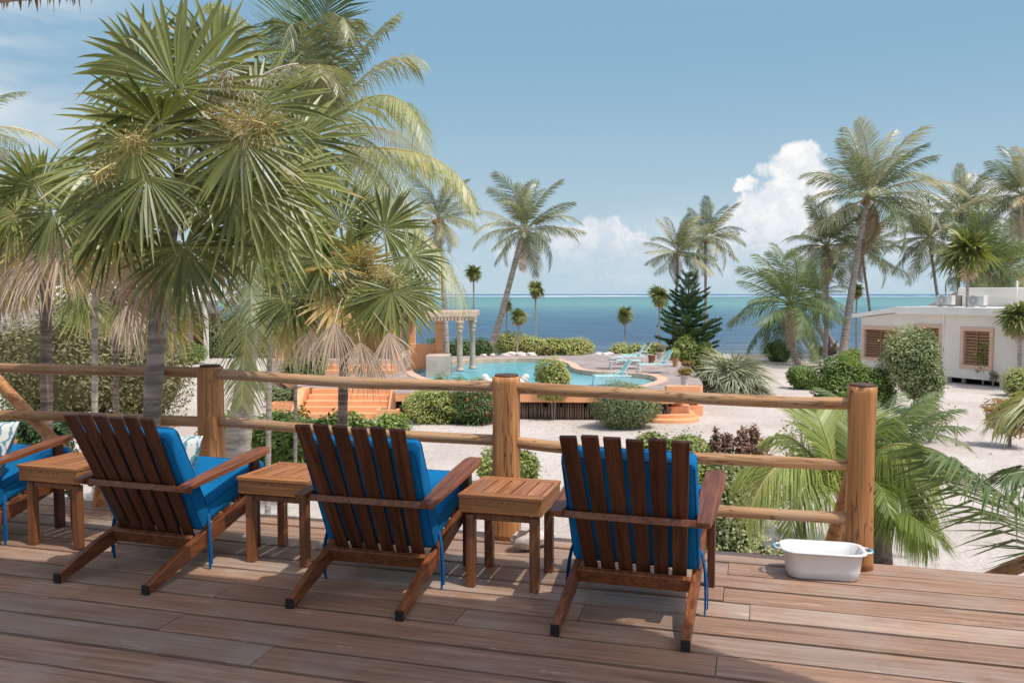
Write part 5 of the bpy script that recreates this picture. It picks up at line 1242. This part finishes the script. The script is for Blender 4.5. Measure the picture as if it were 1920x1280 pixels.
hero_palm('young coconut palm whose single pale frond hangs straight down left of the slim trunk', gH, [Vector((hf.x - 0.35, 13.25, 1.5)), Vector((hf.x - 0.1, 13.2, 3.2))], hf, 0.11, [
    ([(478, 470, 13.0), (468, 560, 12.7), (458, 640, 12.6), (452, 760, 12.6)], M_cocoy, 90, 0.80, 0.35, 0.50),
    ([(478, 470, 13.0), (440, 380, 13.0), (400, 330, 12.8), (340, 420, 12.6)], M_coco, 70, 0.6, 0.7, 0.5),
    ([(478, 470, 13.0), (500, 380, 13.4), (540, 300, 13.8), (600, 330, 13.9)], M_coco, 70, 0.6, 0.7, 0.5)], 3, 2.0, 8, filler_mat=M_coco)
# young palm behind the right post
YY = 8.6; crY = P(1585, 945, YY); gY = Vector((crY.x, crY.y, 0))
hero_palm('bushy yellow-green young palm below the deck around the right-hand post', gY, [Vector((crY.x, crY.y, 0.6)), Vector((crY.x, crY.y, 1.2))], crY, 0.10, [
    ([(1585, 945, YY), (1540, 830, 8.5), (1440, 820, 8.3), (1398, 985, 8.1)], M_young, 112, 0.62, 0.9, 0.50),
    ([(1585, 945, YY), (1560, 880, 8.3), (1490, 870, 8.0), (1478, 1005, 7.9)], M_young, 112, 0.60, 0.9, 0.55),
    ([(1585, 945, YY), (1560, 860, 8.6), (1545, 800, 8.7), (1530, 775, 8.9)], M_young, 100, 0.50, 0.15, 0.55),
    ([(1585, 945, YY), (1595, 860, 8.6), (1600, 800, 8.7), (1590, 790, 8.9)], M_young, 100, 0.50, 0.15, 0.5),
    ([(1590, 945, YY), (1640, 850, 8.5), (1720, 830, 8.2), (1735, 1000, 7.9)], M_young, 112, 0.60, 0.9, 0.5),
    ([(1590, 945, YY), (1640, 880, 8.3), (1680, 870, 8.0), (1740, 1030, 7.7)], M_young, 112, 0.55, 0.8, 0.45),
    ([(1590, 945, YY), (1635, 800, 8.3), (1700, 820, 8.0), (1782, 866, 7.8)], M_young, 112, 0.50, 0.9, 0.65),
    ([(1585, 945, YY), (1510, 850, 8.9), (1420, 830, 9.1), (1385, 900, 9.2)], M_young, 112, 0.50, 0.7, 0.55),
    ([(1590, 945, YY), (1650, 940, 8.2), (1690, 940, 7.8), (1755, 1010, 7.5)], M_young, 112, 0.50, 0.6, 0.5)], 4, 1.4, 6, el1=10, w0=0.020, mat=M_young)
# frond reaching in from the right
YR = 5.6; crR = P(2125, 1140, YR); gR = Vector((crR.x, crR.y, 0))
hero_palm('dark green coconut frond reaching in from a palm beyond the right edge', gR, [Vector((crR.x, crR.y, 1.0)), Vector((crR.x, crR.y, 2.0))], crR, 0.12, [
    ([(2150, 1090, YR), (2010, 960, 5.5), (1900, 900, 5.5), (1695, 848, 5.6)][0:0] or [(2125, 1140, YR), (2000, 1035, 5.4), (1900, 930, 5.3), (1768, 852, 5.3)], M_cocod, 84, 0.74, 0.40, 0.5),
    ([(2125, 1140, YR), (2080, 800, 6.0), (2000, 660, 6.2), (1868, 790, 6.2)], M_cocoy, 70, 0.50, 0.5, 0.5),
    ([(2125, 1140, YR), (2080, 980, 6.0), (2010, 850, 5.8), (1890, 890, 5.8)], M_cocod, 70, 0.45, 0.5, 0.4)], 1, 1.8, 9, mat=M_cocod, filler_mat=M_cocod, w0=0.026)
# cycad-like palm
cy = P(1655, 842, 13.5); gC = Vector((cy.x, cy.y, 0)); pm = empty('cycad', gC, 0, 'dark green feathery cycad palm behind the right-hand post', 'palm bush')
trunk(pm, [gC, gC.lerp(cy, .5), cy], 0.14, 0.12, M_bark, n=8); rnd = random.Random(66)
for i in range(26):
    f = (i + .5)/26; az = i*2.4; el = math.radians(62 - 60*f)
    inst('frond', FRM[('up' if f < .5 else 'arch', i % 2), M_cocod.name], pm, orient(cy - gC, az, el, rnd.uniform(1.2, 1.5), rnd.uniform(-.4, .4)))

# ------------------------------------------------------------------ pine
pp_ = P(1290, 672, 56); pp_.z = 0; pine = empty('norfolk_pine', pp_, 0, 'dark green tiered pine standing by the shore behind the loungers', 'pine tree')
Ht = P(1290, 514, 56).z; trunk(pine, [pp_, pp_ + UP*Ht*0.5, pp_ + UP*Ht], 0.14, 0.03, M_bark, n=12)
BR = []
for v_ in range(3):
    rnd = random.Random(200 + v_); mb = MB(); path = bez([(0, 0, 0), (0, .4, -.03), (0, .75, .02), (0, 1.0, .16)], 10)
    mb.tube(path, [0.012*(1 - i/11) for i in range(10)], 3, cap=False, tint=0.2)
    def tuft(p, d, L, r_):
        for k_ in range(46):
            s = rnd.random(); a = rnd.uniform(0, 6.28); q = p + d*L*s
            x = d.cross(UP).normalized(); y = x.cross(d); o_ = (x*math.cos(a) + y*math.sin(a))
            e_ = q + (o_*0.8 + d*0.6 + UP*.25).normalized()*r_*rnd.uniform(.6, 1.1); sdv = d*0.016
            mb.add([q - sdv, q + sdv, e_], [(0, 1, 2)], rnd.random())
    for k_ in range(7):
        s = 0.25 + 0.75*k_/6; i = min(8, int(s*9)); p = path[i]; T = (path[i+1] - path[i]).normalized()
        for sg in (-1, 1):
            d = (Vector((sg, 0, 0))*0.8 + T*0.8 + UP*.15).normalized(); tuft(p, d, 0.28*(1.15 - s*.6), 0.085)
    tuft(path[5], (path[9] - path[5]).normalized(), 0.5, 0.08)
    BR.append(mb.mesh('branch', M_pine, fixn=False))
rnd = random.Random(5); nt_ = 19
for ti in range(nt_):
    f = ti/(nt_ - 1); z = 0.25 + (Ht - 0.25)*f**0.95; rad = 1.9*(1 - f)**0.5 + 0.28
    for k_ in range(9 if f < .8 else 7):
        if rnd.random() < 0.14: continue
        az = k_*2*math.pi/(9 if f < .8 else 7) + ti*0.5 + rnd.uniform(-.15, .15)
        inst('branch', BR[rnd.randrange(3)], pine, orient(Vector((0, 0, z)), az, math.radians(2 + 30*f*f + rnd.uniform(-6, 6)), rad*rnd.uniform(.62, 1.18)))

# ------------------------------------------------------------------ shrubs
def leafcloud(lobes, n, size, seedv, aspect=2.0, upb=0.75, depth=0.34, bumps=0.26, cut=None, fill_=0.9):
    """leaf-sized folded faces through the outer layer of a union of lumpy ellipsoids"""
    rs_ = np.random.RandomState(seedv); areas = np.array([a[3]*a[4] + a[3]*a[5] + a[4]*a[5] for a in lobes]); areas = areas/areas.sum()
    V = []; Fc = []; T = []; o_ = 0
    for li, (cx, cy_, cz, rx, ry, rz) in enumerate(lobes):
        k_ = int(n*areas[li]); d = rs_.randn(k_, 3); d /= np.linalg.norm(d, axis=1)[:, None]
        B = rs_.randn(60, 3); B /= np.linalg.norm(B, axis=1)[:, None]; hb_ = rs_.uniform(-.9, 1, 60)
        dot = d @ B.T; lump = 1 + bumps*((np.exp((dot - 1)*14)*(np.arange(60) < 26) + 0.6*np.exp((dot - 1)*60)*(np.arange(60) >= 26))*hb_[None, :]).sum(1)
        dep = 1 - depth*rs_.rand(k_)**1.6 + (rs_.rand(k_) < 0.10)*rs_.rand(k_)*0.13
        rad = np.array([rx, ry, rz]); c_ = np.array([cx, cy_, cz])
        p = c_ + d*rad*(lump*dep)[:, None]
        keep = p[:, 2] > 0.02*rz
        for lj, (ax, ay, az, bx_, by, bz) in enumerate(lobes):
            if lj != li: keep &= (((p - np.array([ax, ay, az]))/np.array([bx_, by, bz]))**2).sum(1) > 0.62
        p = p[keep]; d = d[keep]; k_ = len(p); nn = d/rad; nn /= np.linalg.norm(nn, axis=1)[:, None]
        nn = nn*0.8 + np.array([0, 0, upb]) + rs_.randn(k_, 3)*0.45; nn /= np.linalg.norm(nn, axis=1)[:, None]
        r_ = rs_.randn(k_, 3) + np.array([0, 0, 0.5]); a = r_ - nn*(r_*nn).sum(1)[:, None]; a /= np.linalg.norm(a, axis=1)[:, None]; b2 = np.cross(nn, a)
        L = size*rs_.uniform(.6, 1.3, k_)[:, None]; W_ = L/aspect/2
        vs = np.stack([p, p + a*L*0.45 + b2*W_ + nn*L*.06, p + a*L - nn*L*.10, p + a*L*0.45 - b2*W_ + nn*L*.06], 1).reshape(-1, 3)
        V.append(vs); idx = np.arange(k_)*4 + o_; Fc.append(np.stack([idx, idx+1, idx+2, idx, idx+2, idx+3], 1).reshape(-1, 3))
        lt = 0.5 + 0.25*np.sin(p[:, 0]*2.1 + seedv)*np.cos(p[:, 1]*1.7) + rs_.randn(k_)*0.17
        T.append(np.repeat(np.clip(lt, 0, 1), 4)); o_ += k_*4
    return np.concatenate(V), np.concatenate(Fc), np.concatenate(T)
def npmesh(name, V, Fc, T, mat):
    me = bpy.data.meshes.new(name); nv_, nf = len(V), len(Fc)
    me.vertices.add(nv_); me.vertices.foreach_set('co', V.astype(np.float32).ravel())
    me.loops.add(nf*3); me.loops.foreach_set('vertex_index', Fc.astype(np.int32).ravel())
    me.polygons.add(nf); me.polygons.foreach_set('loop_start', (np.arange(nf)*3).astype(np.int32))
    a = me.attributes.new('tint', 'FLOAT', 'POINT'); a.data.foreach_set('value', T.astype(np.float32))
    me.materials.append(mat); me.update(calc_edges=True); me.validate(); return me
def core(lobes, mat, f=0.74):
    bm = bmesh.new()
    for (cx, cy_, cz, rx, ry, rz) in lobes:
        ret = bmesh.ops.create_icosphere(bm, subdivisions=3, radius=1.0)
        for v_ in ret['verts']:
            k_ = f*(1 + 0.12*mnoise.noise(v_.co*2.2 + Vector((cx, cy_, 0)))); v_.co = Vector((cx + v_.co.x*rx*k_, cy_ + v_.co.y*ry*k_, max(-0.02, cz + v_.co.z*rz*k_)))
    me = bpy.data.meshes.new('solid_core'); bm.to_mesh(me); bm.free(); me.materials.append(mat); return me
def shrub(name, label, cat, u, vb, w_px, vt, mat, size, n, z0=0.0, lobes=None, seedv=1, aspect=2.0, depthr=0.9, stem=0.0, flowers=None, group=None, bumps=0.28, upb=0.75, y=None, stems=3, smat=None, und=0.12):
    """w_px: half width; vt: picture row of the top"""
    b_ = G(u, vb, z0) if y is None else Vector((P(u, vb, y).x, y, z0))
    yy = b_.y; h = P(u, vt, yy).z - z0; rx = w_px*yy/F
    root = empty(name, b_, 0, label, cat, group)
    hc = h*stem
    if lobes is None: LB = [(0, 0, hc + (h - hc)*(0.5 - und*0.3), rx, rx*depthr, (h - hc)*0.52)]
    else: LB = [(a*rx, b2*rx, hc + (h - hc)*c_, d_*rx, e_*rx, f_*(h - hc)) for a, b2, c_, d_, e_, f_ in lobes]
    V, Fc, T = leafcloud(LB, n, size, seedv, aspect, bumps=bumps, upb=upb)
    o = inst('foliage', npmesh('foliage', V, Fc, T, mat), root, kind='stuff')
    co = inst('solid_core', core(LB, M_g_dark if mat not in (M_g_olive,) else mat), root)  # dark green core has inner shade put into its colour; olive keeps its own
    rnd = random.Random(seedv)
    for i in range(stems):
        a = rnd.uniform(0, 6.28); r_ = rx*0.12; top = Vector((math.cos(a)*rx*0.4, math.sin(a)*rx*0.4, hc + (h - hc)*0.4))
        mb = MB(); mb.tube(bez([(math.cos(a)*r_, math.sin(a)*r_, -0.08), (math.cos(a)*r_*0.6, math.sin(a)*r_*0.6, top.z*0.5), top], 7), [max(0.02, rx*0.035)]*4 + [max(.015, rx*.02)]*3, 6, rough=.1); mb.obj('stem', smat or M_bark, root)
    if flowers:
        fm, fn, fs_ = flowers; rs_ = np.random.RandomState(seedv + 9)
        pick = rs_.choice(len(V)//4, fn); cs = V[pick*4]; VV = []; TT = []
        for c_ in cs:
            for j in range(5):
                a = rs_.rand(3)*2 - 1; a /= np.linalg.norm(a); b2 = np.cross(a, rs_.rand(3) - .5); b2 /= np.linalg.norm(b2); q = c_*1.0 + rs_.randn(3)*fs_*.4 + np.array([0, -0.5*fs_, 0.3*fs_])
                VV += [q, q + (a + b2*.6)*fs_*.6, q + (a - b2*.6)*fs_*.6]; t_ = rs_.rand(); TT += [t_]*3
        inst('flowers', npmesh('flowers', np.array(VV), np.arange(len(VV)).reshape(-1, 3), np.array(TT), fm), root, kind='stuff')
    return root
def row(n, w=0.5, h=0.5, jit=0.08, seedv=1, ht=1.0):
    r_ = random.Random(seedv); return [((i - (n-1)/2)*2*(1 - w*0.8)/max(1, n-1)*1.0, r_.uniform(-jit, jit), 0.42 + r_.uniform(-.03, .03), w, w*0.75, h*r_.uniform(.9, 1.08)*ht) for i in range(n)]
rnd = random.Random(2)
shrub('round_bush', 'huge round olive-brown bush behind the left railing', 'bush', 172, 800, 182, 565, M_g_olive, 0.13, 26000, seedv=2, lobes=[(0, 0, .50, .92, .8, .50), (-.55, 0, .42, .5, .5, .42), (.55, .05, .38, .46, .5, .38), (.1, -.1, .62, .7, .6, .38)], stems=4)
shrub('hedge', 'bright green hedge at the left edge below the railing', 'hedge', 30, 905, 105, 752, M_g_dark, 0.11, 7000, seedv=3, lobes=row(3, .5, .55), y=17)
shrub('hedge', 'long glossy green hedge below the railing left of the middle fan palm', 'hedge', 575, 878, 195, 770, M_g_bright, 0.12, 38000, seedv=4, lobes=row(8, .26, .55, .04), y=19.5)
shrub('bush', 'yellow-green bush behind the big olive bush beside the bungalow', 'bush', 338, 682, 52, 638, M_g_bright, 0.14, 3500, seedv=5)
shrub('bush', 'pale green bush between the olive bush and the bungalow at far left', 'bush', 40, 672, 80, 590, M_g_bright, 0.16, 5000, seedv=6, lobes=row(3, .45, .5), y=42)
shrub('hedge', 'dark green planting beneath the pergola and palms at the pool end', 'hedge', 862, 674, 62, 630, M_g_dark, 0.14, 5000, seedv=7, lobes=row(3, .45, .55), y=55)
shrub('hedge', 'mass of shore shrubs seen between the hanging frond and the pool bar', 'bush', 470, 672, 85, 585, M_g_sage, 0.2, 8000, seedv=71, lobes=row(4, .4, .55), y=58)
shrub('hedge', 'green climbing bush behind the short thin fan palm by the orange steps', 'hedge', 575, 722, 45, 628, M_g_bright, 0.12, 5000, seedv=8, lobes=[(0, 0, .5, .9, .6, .5), (-.5, 0, .3, .6, .5, .35), (.4, 0, .75, .5, .5, .3)], flowers=(M_petal, 10, .07), y=36)
shrub('shrub', 'low grey-green shrubs left of the straight orange steps', 'shrub', 545, 762, 45, 722, M_g_sage, 0.10, 3500, seedv=9, lobes=row(3, .45, .5))
shrub('shrub', 'green bush in front of the terrace left of the red-flowered one', 'bush', 828, 791, 78, 729, M_g_yellow, 0.10, 9000, seedv=10, lobes=[(-.25, 0, .5, .7, .6, .5), (.45, 0, .42, .55, .55, .42)], stem=0.04)
shrub('flowering_bush', 'dark green bush dotted with coral red flowers left of the middle post', 'bush', 888, 792, 56, 728, M_g_dark, 0.09, 7000, seedv=11, flowers=(M_petal, 70, .075), stem=0.04)
shrub('shrub', 'low green shrubs with reddish tips on the terrace edge behind the flowering bush', 'shrub', 862, 735, 55, 697, M_g_bright, 0.08, 3500, seedv=12, lobes=row(3, .4, .5), z0=0.0, y=33, flowers=(M_petalp, 20, .06))
shrub('ball_tree', 'small multi-stemmed round tree before the stick palisade', 'small tree', 1037, 786, 37, 677, M_g_yellow, 0.10, 6500, seedv=13, stem=0.26, stems=4, smat=M_palestem, lobes=[(0, 0, .68, .95, .85, .33), (0, .02, .30, .90, .85, .24)], bumps=.3)
shrub('round_bush', 'clipped round sage green bush left of the curved orange steps', 'bush', 1173, 801, 63, 716, M_g_sage, 0.085, 13000, seedv=14, aspect=3.2, bumps=.16)
shrub('hedge', 'low shore hedge behind the pool, left part and right part in one run', 'hedge', 1020, 668, 96, 624, M_g_yellow, 0.16, 11000, seedv=15, lobes=[(-.66, 0, .55, .36, .3, .48), (-.25, 0, .42, .40, .3, .44), (.2, 0, .40, .40, .3, .40), (.62, 0, .38, .38, .3, .40)], und=0)
shrub('hedge', 'green hedge behind the loungers just left of the pine foot', 'hedge', 1192, 671, 50, 640, M_g_yellow, 0.15, 5000, seedv=16, lobes=row(3, .42, .55), y=50)
shrub('bush', 'big light green bush behind the right-hand lounger at the pine foot', 'bush', 1300, 706, 44, 634, M_g_yellow, 0.15, 7000, seedv=17, lobes=[(-.4, 0, .5, .55, .5, .5), (.4, 0, .42, .6, .5, .42)], y=44)
shrub('bush', 'small round bush at the foot of the low coconut palm', 'bush', 1459, 678, 24, 637, M_g_bright, 0.16, 2500, seedv=18)
shrub('bush', 'low bush left of the larger light green one behind the right post', 'bush', 1502, 728, 31, 682, M_g_bright, 0.12, 4000, seedv=19, lobes=[(0, 0, .48, .9, .8, .5), (.4, .2, .35, .55, .6, .38)])
shrub('bush', 'wide light green bush left of the lollipop tree, behind the right post', 'bush', 1595, 768, 80, 672, M_g_bright, 0.12, 14000, seedv=20, lobes=[(-.25, 0, .52, .65, .6, .5), (.35, 0, .45, .6, .6, .46), (.75, 0, .25, .28, .4, .26)])
shrub('hedge', 'green shrub between the tallest coconut trunk and the cottage corner', 'shrub', 1600, 690, 30, 655, M_g_bright, 0.14, 2500, seedv=21, y=50)
shrub('lollipop_tree', 'round variegated cream and green tree on short stems before the cottage', 'small tree', 1712, 772, 62, 624, M_g_var, 0.11, 15000, seedv=22, stem=0.10, lobes=[(-.08, 0, .62, .92, .85, .40), (.25, 0, .30, .66, .65, .30), (.05, .1, .78, .6, .6, .26)], stems=4)
shrub('round_bush', 'round yellow-green bush low behind the middle post', 'bush', 955, 908, 60, 838, M_g_yellow, 0.10, 9000, seedv=23, lobes=[(-.2, 0, .46, .72, .7, .50), (.35, .1, .40, .62, .6, .46), (0, -.2, .62, .5, .5, .36)])
shrub('mound_bush', 'broad yellow-green mound bush behind the nearest lounge chair', 'bush', 1275, 935, 125, 814, M_g_yellow, 0.075, 34000, seedv=24, lobes=[(-.45, 0, .52, .5, .5, .5), (.1, 0, .50, .62, .5, .49), (.7, -.1, .42, .38, .4, .44)], y=14.5)
shrub('flowering_bush', 'pale green bush with pink flowers beside the lower rail', 'bush', 1368, 1035, 68, 868, M_g_var, 0.075, 12000, seedv=25, lobes=[(0, 0, .5, .7, .6, .5), (.45, 0, .35, .5, .5, .38), (-.4, 0, .6, .5, .5, .36)], flowers=(M_petalp, 34, .04), y=11)
shrub('croton', 'purple-brown leaved croton above the middle rail on the right', 'shrub', 1400, 900, 52, 792, M_purple, 0.085, 3200, seedv=26, stem=.25, lobes=[(-.15, 0, .55, .40, .4, .36), (.55, 0, .45, .36, .3, .33), (-.75, 0, .72, .22, .22, .20), (-1.15, 0, .80, .15, .15, .12), (.25, 0, .80, .2, .2, .2)], y=14, bumps=.4)
shrub('shrub', 'trailing pink-flowered plants under the young palm behind the tub', 'shrub', 1490, 1075, 90, 985, M_g_var, 0.06, 5000, seedv=27, lobes=row(4, .35, .5), flowers=(M_petalp, 14, .04), y=10.5)
shrub('croton', 'rusty leaved croton standing on bare sand near the right edge', 'shrub', 1893, 838, 44, 748, M_red, 0.20, 1500, seedv=28, stem=.32, aspect=4.5, flowers=None, stems=5, smat=M_palestem, bumps=.3)
shrub('shrub', 'greenish-yellow plants against the cottage wall at the right edge', 'shrub', 1905, 742, 26, 690, M_g_yellow, 0.14, 1600, seedv=29, aspect=3.5)
shrub('bush', 'dark hedge at the foot of the wall right of the bungalow porch', 'bush', 385, 672, 14, 622, M_g_dark, 0.2, 900, seedv=30, aspect=3)
def sparse(name, label, u, vb, w_px, vt, mat, size, n, seedv, y=None, fl=None, twigs=9, cat='shrub'):
    b_ = G(u, vb) if y is None else Vector((P(u, vb, y).x, y, 0)); h = P(u, vt, b_.y).z; rx = w_px*b_.y/F
    root = empty(name, b_, 0, label, cat); rnd = random.Random(seedv); ends = []; mb = MB()
    for i in range(twigs):
        a = rnd.uniform(0, 6.28); r_ = rx*rnd.uniform(.2, 1); e_ = Vector((math.cos(a)*r_, math.sin(a)*r_, h*rnd.uniform(.55, 1)))
        pth = bez([(0, 0, -.03), (e_.x*.25, e_.y*.25, e_.z*.5), e_], 8); mb.tube(pth, [0.018*(1 - k_/9) + .004 for k_ in range(8)], 4, tint=.5)
        for j in range(4):
            q = pth[3 + j]; e2 = q + Vector((rnd.uniform(-1, 1)*rx*.4, rnd.uniform(-1, 1)*rx*.4, rnd.uniform(.05, .3)*h)); mb.tube([q, (q + e2)/2, e2], [.007, .005, .003], 3, cap=False); ends.append(e2)
        ends.append(e_)
    o = mb.obj('branches', M_palestem, root, fixn=False); o['kind'] = 'stuff'
    if n:
        LB = [(e_.x, e_.y, e_.z, rx*.16 + .02, rx*.16 + .02, rx*.14 + .02) for e_ in ends]
        rs_ = np.random.RandomState(seedv); V = []; T = []; 
        for e_ in ends:
            k_ = max(3, n//len(ends)); c_ = np.array(e_)[None, :] + rs_.randn(k_, 3)*(rx*.11)
            a = rs_.randn(k_, 3); a /= np.linalg.norm(a, axis=1)[:, None]; b2 = np.cross(a, rs_.randn(k_, 3)); b2 /= np.linalg.norm(b2, axis=1)[:, None]
            V.append(np.stack([c_, c_ + a*size*.5 + b2*size*.25, c_ + a*size, c_ + a*size*.5 - b2*size*.25], 1).reshape(-1, 3)); T.append(np.repeat(rs_.rand(k_), 4))
        V = np.concatenate(V); idx = np.arange(len(V)//4)*4; Fc = np.stack([idx, idx+1, idx+2, idx, idx+2, idx+3], 1).reshape(-1, 3)
        inst('foliage', npmesh('foliage', V, Fc, np.concatenate(T), mat), root, kind='stuff')
        if fl:
            VV = []; 
            for e_ in rnd.sample(ends, min(len(ends), fl[1])):
                for j in range(5): q = np.array(e_) + rs_.randn(3)*fl[2]*.4; VV += [q, q + rs_.randn(3)*fl[2]*.5, q + rs_.randn(3)*fl[2]*.5]
            inst('flowers', npmesh('flowers', np.array(VV), np.arange(len(VV)).reshape(-1, 3), rs_.rand(len(VV)), fl[0]), root, kind='stuff')
    return root
sparse('sapling', 'thin pink-flowered shrub on the sand left of the right-hand post', 1498, 905, 50, 780, M_g_var, 0.07, 700, 1, y=15, fl=(M_petalp, 10, .05), twigs=12)
sparse('sapling', 'airy pale green shrub on the sand right of the right-hand post', 1742, 830, 42, 752, M_g_var, 0.09, 900, 2, fl=None, twigs=12)
sparse('twig', 'bare dry twig sticking out of the sand near the right edge', 1793, 838, 22, 792, None, .1, 0, 3, twigs=2, cat='twig')
sparse('sapling', 'young leafy tree in front of the right-hand cottage window', 1843, 723, 17, 644, M_g_yellow, 0.13, 500, 4, twigs=7, cat='small tree')
sparse('sapling', 'thin young shrub at the right end of the dark crawl space', 1861, 726, 9, 694, M_g_olive, 0.11, 160, 5, twigs=4)
sparse('sapling', 'small flowering shrub at the right edge above the rusty croton', 1890, 722, 14, 678, M_g_olive, 0.12, 260, 6, twigs=5)
# potted plants
def pot(u, vb, w_px, vt, mat, lab, pmat, seedv, hs=1.0):
    p = G(u, vb, TER); r_ = w_px*p.y/F; ph = 0.42*hs
    o = empty('plant_pot', p, 0, lab, 'potted plant', 'potted plants on the pool terrace')
    mb = MB(); mb.lathe([(r_*.72, 0), (r_*.95, ph*.8), (r_*1.05, ph*.82), (r_*1.05, ph), (r_*.85, ph), (r_*.8, ph*.9)], 14); mb.obj('pot', pmat, o, smooth=False)
    h = P(u, vt, p.y).z - TER
    V, Fc, T = leafcloud([(0, 0, ph + (h - ph)*.5, r_*1.5, r_*1.4, (h - ph)*.5)], 500, 0.13, seedv, 3.0, bumps=.3, depth=.7)
    inst('foliage', npmesh('foliage', V, Fc, T, mat), o, kind='stuff')
pot(1238, 675, 7.5, 645, M_g_olive, 'cream pot with a dry bushy plant behind the stump table', M_pot, 1)
pot(1266, 687, 6, 655, M_g_yellow, 'pinkish pot half hidden behind the lone right-hand lounger', M_terra, 2)
pot(1284, 724, 8.5, 690, M_red, 'cream pot with a yellowing plant before the silver fan palm', M_pot, 3)
pot(1289, 705, 7, 676, M_red, 'pale pot behind the cream pot with a yellowing plant', M_pot, 4)
# rocks along the far pool edge
rk = random.Random(9); rm = []
for i in range(4):
    bm = bmesh.new(); bmesh.ops.create_icosphere(bm, subdivisions=2, radius=1.0)
    for v_ in bm.verts: v_.co *= 1 + 0.35*mnoise.noise(v_.co*1.3 + Vector((i*5, 0, 0)))
    me = bpy.data.meshes.new('rock'); bm.to_mesh(me); bm.free(); me.materials.append(M_shell); rm.append(me)
rg = None
for i in range(16):
    u = rk.choice([rk.uniform(905, 1000), rk.uniform(905, 1000), rk.uniform(1122, 1145)]); p = G(u, 664.5 + rk.uniform(-1, 1), TER)
    s_ = rk.uniform(.10, .26); o = inst('rock', rm[i % 4]); o.location = p + Vector((0, 0.3, s_*.2 - .1)); o.scale = (s_*1.4, s_, s_*.8); tag(o, 'pale coral rock in the row behind the far pool edge', 'rock', 'pale rocks behind the far pool edge')

# fallen leaves and twigs scattered on the sand
rs_ = np.random.RandomState(21); VV = []; TT = []
def litter(cx, cy, n, spread, size):
    global VV, TT
    for _ in range(n):
        x, y = cx + rs_.randn()*spread, cy + rs_.randn()*spread
        if y > 61 or y < 6: continue
        a = rs_.rand()*6.28; L = size*rs_.uniform(.4, 1.5); d = np.array([math.cos(a), math.sin(a), 0]); s2 = np.array([-d[1], d[0], 0])*L*rs_.uniform(.08, .3)
        p = np.array([x, y, sandz(x, y) + 0.012]); VV += [p - s2, p + s2, p + d*L + np.array([0, 0, rs_.uniform(0, .03)])]; TT += [rs_.rand()]*3
for (u, v_) in ((350, 790), (830, 800), (900, 800), (1037, 795), (1170, 812), (1400, 850), (1500, 750), (1600, 790), (1720, 800), (1890, 850), (1500, 690), (1580, 690), (1300, 800), (985, 900), (1450, 900), (1700, 900)):
    p = G(u, v_); litter(p.x, p.y, 60, 1.1*p.y/28, 0.07)
for _ in range(60):
    y = rs_.uniform(9, 60); litter(rs_.uniform(-.2, .7)*y, y, 8, 1.5, 0.06)
o = inst('leaf_litter', npmesh('leaf_litter', np.array(VV), np.arange(len(VV)).reshape(-1, 3), np.array(TT), M_fringe)); tag(o, 'brown fallen leaves and twigs scattered over the white sand', 'leaf litter', kind='stuff')
